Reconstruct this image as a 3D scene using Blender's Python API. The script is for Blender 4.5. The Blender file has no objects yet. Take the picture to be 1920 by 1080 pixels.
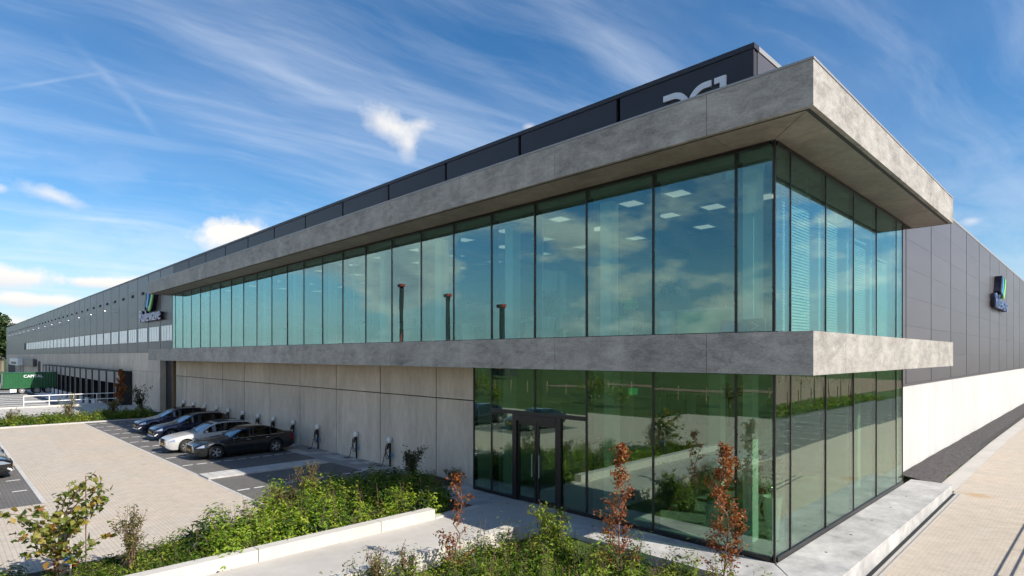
import bpy, math, random
import numpy as np
from mathutils import Vector, Matrix
R = math.radians
random.seed(7); rng = np.random.default_rng(7)
scene = bpy.context.scene
COL = scene.collection

# ------------------------------------------------------------------ camera
CAM = (5.196, -13.31, 5.08); AZ = 135.442
cd = bpy.data.cameras.new('camera'); cam = bpy.data.objects.new('camera', cd); COL.objects.link(cam)
cd.sensor_width = 36; cd.lens = 20.641; cd.shift_y = 126 / 1920; cd.clip_end = 5000; cd.clip_start = 0.1
cam.location = CAM; cam.rotation_euler = (R(90), 0, R(AZ - 90))
scene.camera = cam

# ------------------------------------------------------------------ sun, exposure
SUN_AZ, SUN_EL = 13.7, 37.1
sd = bpy.data.lights.new('sun', 'SUN'); sd.energy = 4.8; sd.angle = R(0.53); sd.color = (1.0, 0.935, 0.84)
sun = bpy.data.objects.new('sun', sd); COL.objects.link(sun)
sv = Vector((math.cos(R(SUN_AZ)) * math.cos(R(SUN_EL)), math.sin(R(SUN_AZ)) * math.cos(R(SUN_EL)), math.sin(R(SUN_EL))))
sun.rotation_euler = sv.to_track_quat('Z', 'Y').to_euler(); sun.location = sv * 60
vs = scene.view_settings; vs.view_transform = 'Standard'; vs.look = 'None'; vs.exposure = 0.55; vs.gamma = 1.0
vs.use_curve_mapping = False
scene.cycles.use_denoising = True
scene.cycles.use_adaptive_sampling = True; scene.cycles.adaptive_threshold = 0.03; scene.cycles.adaptive_min_samples = 24
scene.cycles.max_bounces = 7; scene.cycles.transparent_max_bounces = 24
scene.cycles.glossy_bounces = 3; scene.cycles.diffuse_bounces = 3
scene.cycles.caustics_reflective = False; scene.cycles.caustics_refractive = False
scene.cycles.sample_clamp_indirect = 8.0

# ------------------------------------------------------------------ node helpers
class NT:
    def __init__(s, tree): s.t = tree; s.n = tree.nodes; s.l = tree.links
    def node(s, typ, **kw):
        n = s.n.new(typ)
        for k, v in kw.items(): setattr(n, k, v)
        return n
    def put(s, sock, v):
        if isinstance(v, bpy.types.NodeSocket): s.l.new(v, sock)
        elif v is not None: sock.default_value = v
    def math(s, op, a, b=None, c=None, clamp=False):
        n = s.node('ShaderNodeMath', operation=op, use_clamp=clamp)
        s.put(n.inputs[0], a); s.put(n.inputs[1], b); s.put(n.inputs[2], c)
        return n.outputs[0]
    def vmath(s, op, a, b=None):
        n = s.node('ShaderNodeVectorMath', operation=op)
        s.put(n.inputs[0], a); s.put(n.inputs[1], b)
        return n.outputs['Value'] if op in ('DOT_PRODUCT', 'LENGTH', 'DISTANCE') else n.outputs[0]
    def mix(s, f, a, b, blend='MIX'):
        n = s.node('ShaderNodeMix', data_type='RGBA', blend_type=blend)
        s.put(n.inputs[0], f); s.put(n.inputs[6], a if not isinstance(a, tuple) else (*a[:3], 1)); s.put(n.inputs[7], b if not isinstance(b, tuple) else (*b[:3], 1))
        return n.outputs[2]
    def ramp(s, f, stops, interp='LINEAR'):
        n = s.node('ShaderNodeValToRGB'); cr = n.color_ramp; cr.interpolation = interp
        while len(cr.elements) < len(stops): cr.elements.new(0.5)
        for e, (p, c) in zip(cr.elements, stops):
            e.position = p; e.color = (c, c, c, 1) if not isinstance(c, tuple) else (*c[:3], 1)
        s.put(n.inputs[0], f); return n.outputs[0]
    def noise(s, vec, scale, detail=4, rough=0.55, dist=0.0):
        n = s.node('ShaderNodeTexNoise'); s.put(n.inputs['Vector'], vec)
        n.inputs['Scale'].default_value = scale; n.inputs['Detail'].default_value = detail
        n.inputs['Roughness'].default_value = rough; n.inputs['Distortion'].default_value = dist
        return n.outputs[0]
    def mapping(s, vec, loc=(0, 0, 0), rot=(0, 0, 0), scale=(1, 1, 1)):
        n = s.node('ShaderNodeMapping'); s.put(n.inputs[0], vec)
        n.inputs['Location'].default_value = loc; n.inputs['Rotation'].default_value = rot; n.inputs['Scale'].default_value = scale
        return n.outputs[0]

# ------------------------------------------------------------------ sky: Nishita with cirrus, cumulus and contrails
FW = Vector((math.cos(R(AZ)), math.sin(R(AZ)), 0)); RT = Vector((math.sin(R(AZ)), -math.cos(R(AZ)), 0))
def dirpx(u, v):
    d = FW + RT * ((u - 960) / 1100.87) + Vector((0, 0, -(v - 666) / 1100.87)); return d.normalized()
world = bpy.data.worlds.new('World'); scene.world = world; world.use_nodes = True
w = NT(world.node_tree); w.n.clear()
bg = w.node('ShaderNodeBackground'); wo = w.node('ShaderNodeOutputWorld'); w.l.new(bg.outputs[0], wo.inputs[0])
sky = w.node('ShaderNodeTexSky', sky_type='NISHITA'); sky.sun_disc = False
sky.sun_elevation = R(SUN_EL); sky.sun_rotation = R(90 - SUN_AZ); sky.altitude = 20
sky.air_density = 1.0; sky.dust_density = 0.35; sky.ozone_density = 2.6
gen = w.node('ShaderNodeTexCoord').outputs['Generated']
nd = w.vmath('NORMALIZE', gen)
sx = w.node('ShaderNodeSeparateXYZ'); w.l.new(nd, sx.inputs[0]); X, Y, Z = sx.outputs
zc = w.math('MAXIMUM', Z, 0.0)
den = w.math('ADD', zc, 0.12)
pl = w.node('ShaderNodeCombineXYZ'); w.l.new(w.math('DIVIDE', X, den), pl.inputs[0]); w.l.new(w.math('DIVIDE', Y, den), pl.inputs[1])
plane = pl.outputs[0]
# cirrus: long streaks
warp = w.node('ShaderNodeTexNoise'); warp.inputs['Scale'].default_value = 0.9; w.l.new(plane, warp.inputs['Vector'])
wv = w.node('ShaderNodeVectorMath', operation='MULTIPLY_ADD'); w.l.new(warp.outputs['Color'], wv.inputs[0]); wv.inputs[1].default_value = (.35, .35, 0); w.l.new(plane, wv.inputs[2])
v1 = w.mapping(w.mapping(wv.outputs[0], rot=(0, 0, R(-4))), loc=(0.7, 0.2, 0), scale=(1.15, 0.30, 1))
v2 = w.mapping(w.mapping(wv.outputs[0], rot=(0, 0, R(9))), loc=(3, 1, 0), scale=(2.4, 0.42, 1))
c1 = w.noise(v1, 1.3, 7, 0.58, 0.15)
c2 = w.noise(v2, 2.0, 7, 0.6, 0.15)
c3 = w.noise(w.mapping(plane, loc=(1.3, 5, 0)), 0.6, 3, 0.5)
fib = w.ramp(c2, [(0.30, 0.25), (0.75, 1.0)])
cir = w.math('MULTIPLY', w.ramp(c1, [(0.42, 0.0), (0.68, 1.0)]), w.ramp(c3, [(0.36, 0.15), (0.62, 1.0)]))
cir = w.math('ADD', w.math('MULTIPLY', cir, fib), w.math('MULTIPLY', w.ramp(c2, [(0.48, 0.0), (0.85, 1.0)]), 0.35))
cir = w.math('MULTIPLY', cir, 0.62, clamp=True)
skycol = sky.outputs[0]
hs = w.node('ShaderNodeHueSaturation'); hs.inputs['Saturation'].default_value = 1.30; hs.inputs['Value'].default_value = 0.84; w.l.new(skycol, hs.inputs['Color'])
hz = w.math('MULTIPLY', w.ramp(Z, [(0.0, 1.0), (0.20, 0.0)], 'EASE'), 0.7)
base = w.mix(hz, hs.outputs[0], (2.5, 3.55, 4.7))
col = w.mix(cir, base, (5.3, 5.7, 6.3))
# contrails: thin great-circle bands with soft ends
def contrail(col, p0, p1, width, amt, wob):
    a, b = dirpx(*p0), dirpx(*p1); n = a.cross(b).normalized(); m = (a + b).normalized(); half = math.cos(a.angle(b) / 2)
    dn = w.vmath('DOT_PRODUCT', nd, tuple(n))
    dn = w.math('ADD', dn, w.math('MULTIPLY', w.math('SUBTRACT', w.noise(nd, 9, 3), 0.5), wob))
    g = w.math('SUBTRACT', 1.0, w.math('DIVIDE', w.math('ABSOLUTE', dn), width), clamp=True)
    e = w.math('MULTIPLY', w.math('SUBTRACT', w.vmath('DOT_PRODUCT', nd, tuple(m)), half), 60.0, clamp=True)
    pat = w.ramp(w.noise(nd, 26, 4), [(0.3, 0.35), (0.65, 1.0)])
    f = w.math('MULTIPLY', w.math('MULTIPLY', g, e), w.math('MULTIPLY', pat, amt))
    return w.mix(f, col, (5.4, 5.8, 6.3))
col = contrail(col, (-60, 178), (215, 133), 0.0032, 1.0, 0.003)
col = contrail(col, (110, 50), (305, 262), 0.008, 0.8, 0.022)
# cumulus puffs
nz = w.node('ShaderNodeTexNoise'); nz.inputs['Scale'].default_value = 11; nz.inputs['Detail'].default_value = 9; nz.inputs['Roughness'].default_value = 0.62; w.l.new(nd, nz.inputs['Vector'])
nzb = w.noise(nd, 30, 6, 0.6)
nmix = w.math('ADD', w.math('MULTIPLY', w.math('SUBTRACT', nz.outputs[0], 0.5), 2.3), w.math('MULTIPLY', w.math('SUBTRACT', nzb, 0.5), 1.0))
def puff(col, u, v, a, b, amt, tilt=0.0, soft=0.55):
    c = dirpx(u, v); r = c.cross(Vector((0, 0, 1))).normalized(); up = r.cross(c).normalized()
    if tilt:
        r2 = r * math.cos(tilt) + up * math.sin(tilt); up = up * math.cos(tilt) - r * math.sin(tilt); r = r2
    pa = w.math('DIVIDE', w.vmath('DOT_PRODUCT', nd, tuple(r)), a); pb = w.math('DIVIDE', w.vmath('DOT_PRODUCT', nd, tuple(up)), b)
    front = w.math('GREATER_THAN', w.vmath('DOT_PRODUCT', nd, tuple(c)), 0.3)
    ln = w.math('SQRT', w.math('ADD', w.math('MULTIPLY', pa, pa), w.math('MULTIPLY', pb, pb)))
    val = w.math('ADD', w.math('SUBTRACT', 1.0, ln), nmix)
    f = w.math('MULTIPLY', w.math('DIVIDE', val, soft), w.math('MULTIPLY', front, amt), clamp=True)
    f = w.math('MULTIPLY', f, amt)
    under = w.ramp(w.math('ADD', w.math('MULTIPLY', pb, 0.35), 0.55), [(0.1, (4.2, 4.5, 5.0)), (0.6, (5.9, 5.7, 5.45))])
    return w.mix(f, col, under)
PX = 1 / 1100.87
for (u, v, a, b, amt, tl, so) in [(735, 240, 62, 26, 0.85, -0.45, 0.9), (765, 275, 20, 34, 0.8, 0, 0.9), (785, 235, 34, 16, .75, .2, .9), (110, 371, 62, 14, 0.8, -0.25, 0.9),
                           (450, 440, 80, 30, 1, 0.1, 0.6), (40, 518, 62, 20, 1, 0, 0.6), (195, 530, 75, 11, 1, 0, 0.6), (85, 563, 62, 12, 1, 0, 0.6),
                           (10, 605, 45, 10, .85, 0, 0.8), (-5, 352, 14, 9, .8, 0, .9), (992, 238, 14, 7, .7, 0, .9), (1823, 415, 16, 8, 0.7, 0, 0.9), (320, 590, 70, 9, .8, 0, .7), (100, 645, 90, 6, .5, 0, .9)]:
    col = puff(col, u, v, a * PX, b * PX, amt, tl, so)
# scattered fair-weather cumulus low all around the horizon
cu = w.noise(w.mapping(nd, loc=(2.2, 0.7, 0), scale=(1, 1, 2.3)), 3.7, 8, 0.58)
band = w.ramp(Z, [(0.0, 0.3), (0.05, 1.0), (0.2, 0.9), (0.33, 0.0)])
cum = w.math('MULTIPLY', w.ramp(cu, [(0.475, 0.0), (0.56, 1.0)]), band)
cb = w.ramp(w.noise(w.mapping(nd, loc=(2.2, 0.7, 0.06), scale=(1, 1, 2.3)), 3.7, 6, 0.58), [(0.5, (8.0, 7.5, 7.0)), (0.66, (4.0, 4.2, 4.7))])
inview = w.ramp(w.vmath('DOT_PRODUCT', nd, tuple(FW)), [(0.40, 0.0), (0.72, 1.0)])
cum = w.math('MULTIPLY', cum, w.math('SUBTRACT', 1.0, w.math('MULTIPLY', inview, 0.9)))
col = w.mix(cum, col, cb)
w.put(bg.inputs[0], col); bg.inputs[1].default_value = 0.122
world.cycles.sampling_method = 'MANUAL'; world.cycles.sample_map_resolution = 512

# ------------------------------------------------------------------ materials
def mat(name, base=(.5, .5, .5), rough=0.7, metal=0.0, spec=0.5):
    m = bpy.data.materials.new(name); m.use_nodes = True
    t = NT(m.node_tree); b = t.n['Principled BSDF']
    b.inputs['Base Color'].default_value = (*base, 1); b.inputs['Roughness'].default_value = rough
    b.inputs['Metallic'].default_value = metal; b.inputs['Specular IOR Level'].default_value = spec
    return m, t, b
def pos(t): return t.node('ShaderNodeNewGeometry').outputs['Position']
def bump(t, b, h, strength=0.3, dist=0.02):
    n = t.node('ShaderNodeBump'); n.inputs['Strength'].default_value = strength; n.inputs['Distance'].default_value = dist
    t.put(n.inputs['Height'], h); t.l.new(n.outputs[0], b.inputs['Normal'])
M = {}
def simple(name, base, rough=.6, metal=0., spec=.5, var=0.12, scale=6):
    m, t, b = mat(name, base, rough, metal, spec)
    if var:
        f = t.noise(pos(t), scale, 5)
        t.put(b.inputs['Base Color'], t.mix(f, tuple(c * (1 - var) for c in base), tuple(min(1, c * (1 + var)) for c in base)))
    M[name] = m; return m
def concrete(name, dark, light, sc, streak=(1, 1, 1), rough=.75, blot=0.5, spots=False, rnd=0.0):
    m, t, b = mat(name, light, rough, 0, .35)
    p = t.mapping(pos(t), scale=streak)
    n1 = t.noise(p, sc, 8, .62, .6); n2 = t.noise(p, sc * 6, 6, .6); n3 = t.noise(pos(t), sc * .28, 4)
    f = t.math('ADD', t.math('MULTIPLY', n1, blot), t.math('ADD', t.math('MULTIPLY', n2, .3), t.math('MULTIPLY', n3, .7 - blot)))
    c = t.mix(t.ramp(f, [(.34, 0.), (.66, 1.)]), dark, light)
    if rnd:
        oi = t.node('ShaderNodeObjectInfo').outputs['Random']
        c = t.mix(1.0, c, t.ramp(oi, [(0, 1 - rnd), (1, 1.0)]), 'MULTIPLY')
    if spots:
        v = t.node('ShaderNodeTexVoronoi'); v.inputs['Scale'].default_value = 3.5; t.l.new(pos(t), v.inputs['Vector'])
        c = t.mix(t.ramp(v.outputs['Distance'], [(.018, .55), (.035, 0.)]), c, (.06, .055, .05))
    t.put(b.inputs['Base Color'], c); bump(t, b, n2, .18, .01); M[name] = m; return m
concrete('fascia', (.17, .156, .137), (.56, .524, .47), 3.2, (.7, .7, 1.6), .6, .38, rnd=.08)
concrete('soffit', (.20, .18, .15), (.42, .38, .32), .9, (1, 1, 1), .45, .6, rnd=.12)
concrete('wall_concrete', (.50, .42, .33), (.80, .695, .565), .9, (1.3, 1.3, .38), .8, .5, rnd=.12)
concrete('white_concrete', (.42, .412, .395), (.55, .54, .52), 1.0, (1.6, 1.6, .16), .8, .5)
concrete('plinth', (.27, .265, .26), (.60, .585, .56), .9, (1, .8, 1), .55, .7, spots=False)
concrete('walkway', (.40, .375, .34), (.53, .50, .455), .5, (1, 1, 1), .7, .5)
concrete('lowwall', (.47, .44, .395), (.60, .57, .52), .9, (1, 1, .4), .75, .5)
concrete('kerbstone', (.42, .41, .39), (.62, .60, .57), 1.5, (1, 1, 1), .8, .5, rnd=.15)
concrete('yard', (.17, .165, .155), (.25, .24, .225), .3, (1, 1, 1), .85, .5)
concrete('soil', (.045, .032, .022), (.11, .08, .055), 3, (1, 1, 1), .95, .6)
concrete('field_earth', (.16, .10, .065), (.30, .20, .14), .6, (1, 1, 1), .95, .6)

def bricks(name, c1, c2, mortar, bw, bh, rot=0., rough=.8, mort=.012, stain=.25, blotc=(.62, .45, .30), bumps=.3):
    m, t, b = mat(name, c1, rough, 0, .3)
    br = t.node('ShaderNodeTexBrick'); t.l.new(t.mapping(pos(t), rot=(0, 0, rot)), br.inputs['Vector'])
    br.inputs['Color1'].default_value = (*c1, 1); br.inputs['Color2'].default_value = (*c2, 1); br.inputs['Mortar'].default_value = (*mortar, 1)
    br.inputs['Scale'].default_value = 1; br.inputs['Mortar Size'].default_value = mort; br.inputs['Mortar Smooth'].default_value = .3
    br.inputs['Brick Width'].default_value = bw; br.inputs['Row Height'].default_value = bh; br.inputs['Bias'].default_value = 0
    n = t.noise(pos(t), .35, 6, .6, .4); n2 = t.noise(t.mapping(pos(t), scale=(.25, 1.6, 1)), .8, 5)
    c = t.mix(t.ramp(n, [(.42, 0.), (.75, stain)]), br.outputs['Color'], blotc)
    c = t.mix(t.ramp(n2, [(.3, .22), (.6, 0.)]), c, tuple(x * .72 for x in c1))
    c = t.mix(1.0, c, t.ramp(t.noise(pos(t), 3.0, 5), [(.25, .86), (.75, 1.06)]), 'MULTIPLY')
    tyre = t.noise(t.mapping(pos(t), rot=(0, 0, .12), scale=(.16, 2.4, 1)), 1.1, 4, .6)
    c = t.mix(t.ramp(tyre, [(.60, 0.), (.72, .16)]), c, tuple(x * .45 for x in c1))
    vo = t.node('ShaderNodeTexVoronoi'); vo.inputs['Scale'].default_value = .45; t.l.new(pos(t), vo.inputs['Vector'])
    c = t.mix(t.ramp(t.math('ADD', vo.outputs['Distance'], t.math('MULTIPLY', t.noise(pos(t), 9, 3), .12)), [(.07, .4), (.13, 0.)]), c, tuple(x * .35 for x in c1))
    sd_ = t.vmath('DISTANCE', pos(t), (1.95, 12.9, .14))
    c = t.mix(t.ramp(t.math('ADD', sd_, t.math('MULTIPLY', t.noise(pos(t), 3, 4), .7)), [(.50, .75), (.85, 0.)]), c, (.42, .28, .14))
    t.put(b.inputs['Base Color'], c)
    bump(t, b, t.math('SUBTRACT', 1.0, br.outputs['Fac']), bumps, .006); M[name] = m; return m
bricks('brick_beige', (.53, .465, .385), (.50, .438, .36), (.39, .34, .28), .20, .10, 0, .85, .010, .3, (.60, .45, .31))
bricks('brick_dark', (.165, .154, .143), (.140, .132, .124), (.09, .086, .08), .21, .105, 0, .75, .010, .35, (.21, .20, .18), .25)
simple('tile_grey', (.30, .29, .275), .8, var=.25, scale=5)
simple('white_paint', (.74, .73, .70), .7, var=.12, scale=14)
simple('asphalt', (.085, .083, .08), .85, var=.3, scale=1.2)

def cladding(name, base, rough, metal, spec, rnd=.08):
    m, t, b = mat(name, base, rough, metal, spec)
    oi = t.node('ShaderNodeObjectInfo').outputs['Random']
    c = t.mix(t.ramp(oi, [(0, 0.), (1, 1.)]), tuple(x * (1 - rnd) for x in base), tuple(x * (1 + rnd) for x in base))
    n = t.noise(t.mapping(pos(t), scale=(.6, .6, 3)), .7, 4)
    c = t.mix(1.0, c, t.ramp(n, [(.3, .93), (.7, 1.05)]), 'MULTIPLY')
    t.put(b.inputs['Base Color'], c)
    rb = t.node('ShaderNodeTexWave', wave_type='BANDS', bands_direction='Z'); rb.inputs['Scale'].default_value = 6.0; t.l.new(pos(t), rb.inputs['Vector'])
    bump(t, b, rb.outputs['Fac'], .06, .004); M[name] = m
cladding('clad', (.106, .094, .101), .38, .14, .45)
cladding('clad_roof', (.034, .032, .040), .45, .2, .5)
simple('joint', (.022, .021, .022), .6, var=0)
simple('frame', (.012, .011, .011), .35, 0, .5, var=0)
simple('coping', (.34, .33, .325), .45, .3, var=0)
simple('black', (.008, .008, .009), .7, var=0)
simple('rubber', (.02, .02, .02), .8, var=.2)
simple('dockpanel', (.26, .235, .22), .55, .0, var=.08)
simple('steel', (.62, .62, .62), .35, .7, var=.1)
simple('white_metal', (.80, .80, .79), .4, 0, var=.04)
simple('interior_wall', (.62, .63, .60), .8, var=.05)
simple('interior_dark', (.10, .11, .115), .7, var=.1)
simple('ceiling', (.30, .31, .30), .85, var=.06)
simple('carpet', (.20, .20, .20), .9, var=.15)
simple('stone_floor', (.33, .33, .31), .3, var=.12, scale=2)
simple('column', (.88, .88, .86), .55, var=.03)
simple('pot_white', (.78, .79, .76), .35, var=.04)
simple('pot_dark', (.05, .05, .052), .6, var=.1)
simple('desk', (.70, .70, .67), .5, var=.05)
simple('desk_green', (.22, .50, .10), .5, var=.05)
simple('wood', (.42, .28, .16), .5, var=.2)
simple('chair', (.035, .05, .075), .6, var=.1)
simple('green_container', (.014, .10, .034), .45, 0, .5, var=.25, scale=1.5)
simple('sign_white', (.80, .80, .84), .4, var=0)
simple('sign_letter', (.66, .66, .80), .35, var=0)
simple('sign_navy', (.012, .014, .03), .4, var=0)
simple('sign_blue', (.02, .27, .62), .4, var=0)
simple('sign_green', (.20, .52, .10), .4, var=0)
simple('plate', (.48, .27, .035), .5, var=0)
simple('bark', (.20, .165, .125), .85, var=.35, scale=14)
simple('bark_pale', (.42, .37, .29), .8, var=.35, scale=9)
simple('twig', (.17, .10, .07), .8, var=.25, scale=12)
simple('hivis', (.55, .80, .05), .6, var=.1)
simple('skin', (.55, .36, .27), .6, var=.05)
simple('navy_cloth', (.03, .04, .08), .8, var=.15)
simple('rig_black', (.02, .02, .02), .5, var=0)
simple('rig_red', (.45, .03, .02), .5, var=0)
simple('cable_blue', (.10, .30, .62), .5, var=0)
simple('timber', (.30, .20, .12), .8, var=.3)
simple('poster', (.20, .22, .25), .5, var=.6, scale=.9)
simple('parking_white', (.66, .65, .63), .75, var=.18, scale=5)

def glass(name, tint, refl, base_r, powr, topr, rough=0.0, wob=0.0):
    m = bpy.data.materials.new(name); m.use_nodes = True; t = NT(m.node_tree); t.n.clear()
    out = t.node('ShaderNodeOutputMaterial'); tr = t.node('ShaderNodeBsdfTransparent'); gl = t.node('ShaderNodeBsdfGlossy')
    tr.inputs[0].default_value = (*tint, 1); gl.inputs['Color'].default_value = (*refl, 1); gl.inputs['Roughness'].default_value = rough
    lw = t.node('ShaderNodeLayerWeight'); lw.inputs[0].default_value = .5
    f = t.math('ADD', t.math('MULTIPLY', t.math('POWER', lw.outputs['Facing'], powr), topr - base_r), base_r)
    if wob:
        oi = t.node('ShaderNodeObjectInfo')
        sh = t.vmath('ADD', pos(t), t.vmath('MULTIPLY', oi.outputs['Random'], (9., 7., 5.)))
        n = t.node('ShaderNodeBump'); n.inputs['Strength'].default_value = wob; n.inputs['Distance'].default_value = .05
        t.put(n.inputs['Height'], t.noise(sh, .55, 2)); t.l.new(n.outputs[0], gl.inputs['Normal'])
    mx = t.node('ShaderNodeMixShader'); t.put(mx.inputs[0], f); t.l.new(tr.outputs[0], mx.inputs[1]); t.l.new(gl.outputs[0], mx.inputs[2])
    t.l.new(mx.outputs[0], out.inputs[0]); M[name] = m
glass('facade_glass', (.67, .84, .80), (.58, .82, .80), .155, 2.3, .76, wob=.02)
glass('lobby_glass', (.65, .79, .69), (.76, .88, .80), .20, 2.6, .74, wob=.03)
glass('clear_glass', (.85, .9, .88), (.9, .9, .9), .06, 3.5, .5)
glass('car_glass', (.10, .12, .13), (.9, .95, 1.0), .10, 3.0, .8)

def emis(name, colr, s):
    m = bpy.data.materials.new(name); m.use_nodes = True; t = NT(m.node_tree); t.n.clear()
    out = t.node('ShaderNodeOutputMaterial'); e = t.node('ShaderNodeEmission'); e.inputs[0].default_value = (*colr, 1); e.inputs[1].default_value = s
    t.l.new(e.outputs[0], out.inputs[0]); M[name] = m
emis('lamp_panel', (1, .86, .74), .42)
emis('exit_light', (.05, .65, .22), .25)

def paint(name, base, metal=.3, rough=.25):
    m, t, b = mat(name, base, rough, metal, .5); b.inputs['Coat Weight'].default_value = .8; b.inputs['Coat Roughness'].default_value = .04
    M[name] = m
paint('paint_grey', (.014, .0155, .018), .45, .25); paint('paint_blue', (.010, .016, .045), .4, .25)
paint('paint_white', (.50, .495, .475), .0, .3); paint('paint_black', (.010, .011, .014), .3, .25); paint('paint_silver', (.42, .44, .47), .6, .3)
simple('rim', (.62, .62, .63), .3, .8, var=0); simple('headlight', (.42, .45, .50), .08, .5, .8, var=0)
simple('taillight', (.16, .008, .008), .2, 0, .6, var=0); simple('chrome', (.72, .72, .73), .2, .9, var=0)

def leafmat(name, stops, trans=.35, rough=.55):
    m = bpy.data.materials.new(name); m.use_nodes = True; t = NT(m.node_tree); b = t.n['Principled BSDF']; out = t.n['Material Output']
    at = t.node('ShaderNodeAttribute', attribute_name='rnd')
    oi = t.node('ShaderNodeObjectInfo').outputs['Random']
    f = t.math('FRACT', t.math('ADD', at.outputs['Fac'], t.math('MULTIPLY', oi, 1.0 if 'plane' in name else 0.0)))
    c = t.ramp(f, stops); t.put(b.inputs['Base Color'], c); b.inputs['Roughness'].default_value = rough; b.inputs['Specular IOR Level'].default_value = .35
    tl = t.node('ShaderNodeBsdfTranslucent'); t.put(tl.inputs[0], t.mix(1.0, c, (1.25, 1.2, .6), 'MULTIPLY'))
    mx = t.node('ShaderNodeMixShader'); mx.inputs[0].default_value = trans
    t.l.new(b.outputs[0], mx.inputs[1]); t.l.new(tl.outputs[0], mx.inputs[2]); t.l.new(mx.outputs[0], out.inputs[0]); M[name] = m
leafmat('leaf_bed', [(0, (.04, .09, .010)), (.35, (.10, .18, .018)), (.7, (.20, .28, .03)), (.93, (.32, .35, .04)), (1, (.40, .34, .06))], .42)
leafmat('leaf_bright', [(0, (.07, .15, .012)), (.4, (.16, .27, .022)), (.8, (.30, .40, .035)), (1, (.42, .46, .06))], .45)
leafmat('leaf_dark', [(0, (.012, .03, .008)), (.6, (.03, .06, .014)), (1, (.07, .10, .025))], .25)
leafmat('leaf_olive', [(0, (.06, .075, .018)), (.5, (.13, .14, .035)), (.8, (.21, .19, .05)), (1, (.26, .15, .05))], .35)
leafmat('leaf_rust', [(0, (.14, .035, .012)), (.45, (.27, .075, .02)), (.8, (.36, .13, .04)), (.93, (.40, .20, .08)), (1, (.22, .22, .04))], .35)
leafmat('leaf_plane', [(0, (.06, .10, .014)), (.35, (.12, .16, .025)), (.65, (.19, .21, .035)), (.85, (.30, .25, .04)), (.95, (.38, .24, .05)), (1, (.28, .12, .04))], .4)
leafmat('leaf_interior', [(0, (.01, .03, .012)), (1, (.035, .075, .03))], .2)
m_, t_, b_ = mat('grass', (.10, .14, .03), .95, 0, .2)
t_.put(b_.inputs['Base Color'], t_.mix(t_.ramp(t_.noise(t_.mapping(pos(t_), scale=(.5, 1.6, 1)), .12, 7, .65), [(.35, 0.), (.65, 1.)]), (.026, .052, .010), (.075, .105, .022))); M['grass'] = m_
m_, t_, b_ = mat('gravel', (.06, .055, .055), .9, 0, .3)
vv = t_.node('ShaderNodeTexVoronoi'); vv.inputs['Scale'].default_value = 22; t_.l.new(pos(t_), vv.inputs['Vector'])
t_.put(b_.inputs['Base Color'], t_.mix(t_.ramp(vv.outputs['Color'], [(.1, 0.), (.9, 1.)]), (.030, .027, .028), (.12, .108, .105)))
bump(t_, b_, vv.outputs['Distance'], .9, .04); M['gravel'] = m_

# ------------------------------------------------------------------ mesh helpers
class MB:
    def __init__(s): s.v = []; s.f = []
    def add(s, vs, fs):
        o = len(s.v); s.v += [tuple(p) for p in vs]; s.f += [tuple(i + o for i in q) for q in fs]; return s
    def box(s, x0, x1, y0, y1, z0, z1):
        return s.add([(x0, y0, z0), (x1, y0, z0), (x1, y1, z0), (x0, y1, z0), (x0, y0, z1), (x1, y0, z1), (x1, y1, z1), (x0, y1, z1)],
                     [(0, 3, 2, 1), (4, 5, 6, 7), (0, 1, 5, 4), (1, 2, 6, 5), (2, 3, 7, 6), (3, 0, 4, 7)])
    def prism(s, poly, z0, z1):      # poly in xy
        n = len(poly); return s.add([(x, y, z0) for x, y in poly] + [(x, y, z1) for x, y in poly],
                     [tuple(range(n - 1, -1, -1)), tuple(range(n, 2 * n))] + [(i, (i + 1) % n, n + (i + 1) % n, n + i) for i in range(n)])
    def tube(s, pts, rad, k=6, cap=True):
        pts = [Vector(p) for p in pts]; n = len(pts); rads = rad if isinstance(rad, (list, tuple)) else [rad] * n
        o = len(s.v); u = None
        for i, p in enumerate(pts):
            d = (pts[min(i + 1, n - 1)] - pts[max(i - 1, 0)]).normalized()
            if u is None or abs(u.dot(d)) > .95: u = d.orthogonal().normalized()
            a = (u - d * u.dot(d)).normalized(); b = d.cross(a); u = a
            for j in range(k):
                t = 2 * math.pi * j / k; s.v.append(tuple(p + (a * math.cos(t) + b * math.sin(t)) * rads[i]))
        for i in range(n - 1):
            for j in range(k): s.f.append((o + i * k + j, o + i * k + (j + 1) % k, o + (i + 1) * k + (j + 1) % k, o + (i + 1) * k + j))
        if cap: s.f.append(tuple(o + j for j in range(k - 1, -1, -1))); s.f.append(tuple(o + (n - 1) * k + j for j in range(k)))
        return s
    def lathe(s, prof, k=20, axis='z', c=(0, 0, 0)):   # prof: (r, h)
        o = len(s.v)
        for r, h in prof:
            for j in range(k):
                t = 2 * math.pi * j / k; a, b = r * math.cos(t), r * math.sin(t)
                s.v.append((c[0] + a, c[1] + b, c[2] + h) if axis == 'z' else (c[0] + h, c[1] + a, c[2] + b))
        for i in range(len(prof) - 1):
            for j in range(k): s.f.append((o + i * k + j, o + i * k + (j + 1) % k, o + (i + 1) * k + (j + 1) % k, o + (i + 1) * k + j))
        s.f.append(tuple(o + j for j in range(k - 1, -1, -1))); s.f.append(tuple(o + (len(prof) - 1) * k + j for j in range(k)))
        return s
    def mesh(s, name, material, smooth=False):
        me = bpy.data.meshes.new(name); me.from_pydata(s.v, [], s.f); me.materials.append(M[material] if isinstance(material, str) else material)
        if smooth: me.polygons.foreach_set('use_smooth', [True] * len(me.polygons))
        me.update(); return me
    def build(s, name, material, parent=None, loc=None, smooth=False):
        return link(name, s.mesh(name, material, smooth), parent, loc)
def link(name, me, parent=None, loc=None):
    o = bpy.data.objects.new(name, me); COL.objects.link(o)
    if parent is not None: o.parent = parent
    if loc is not None: o.location = loc
    return o
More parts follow.
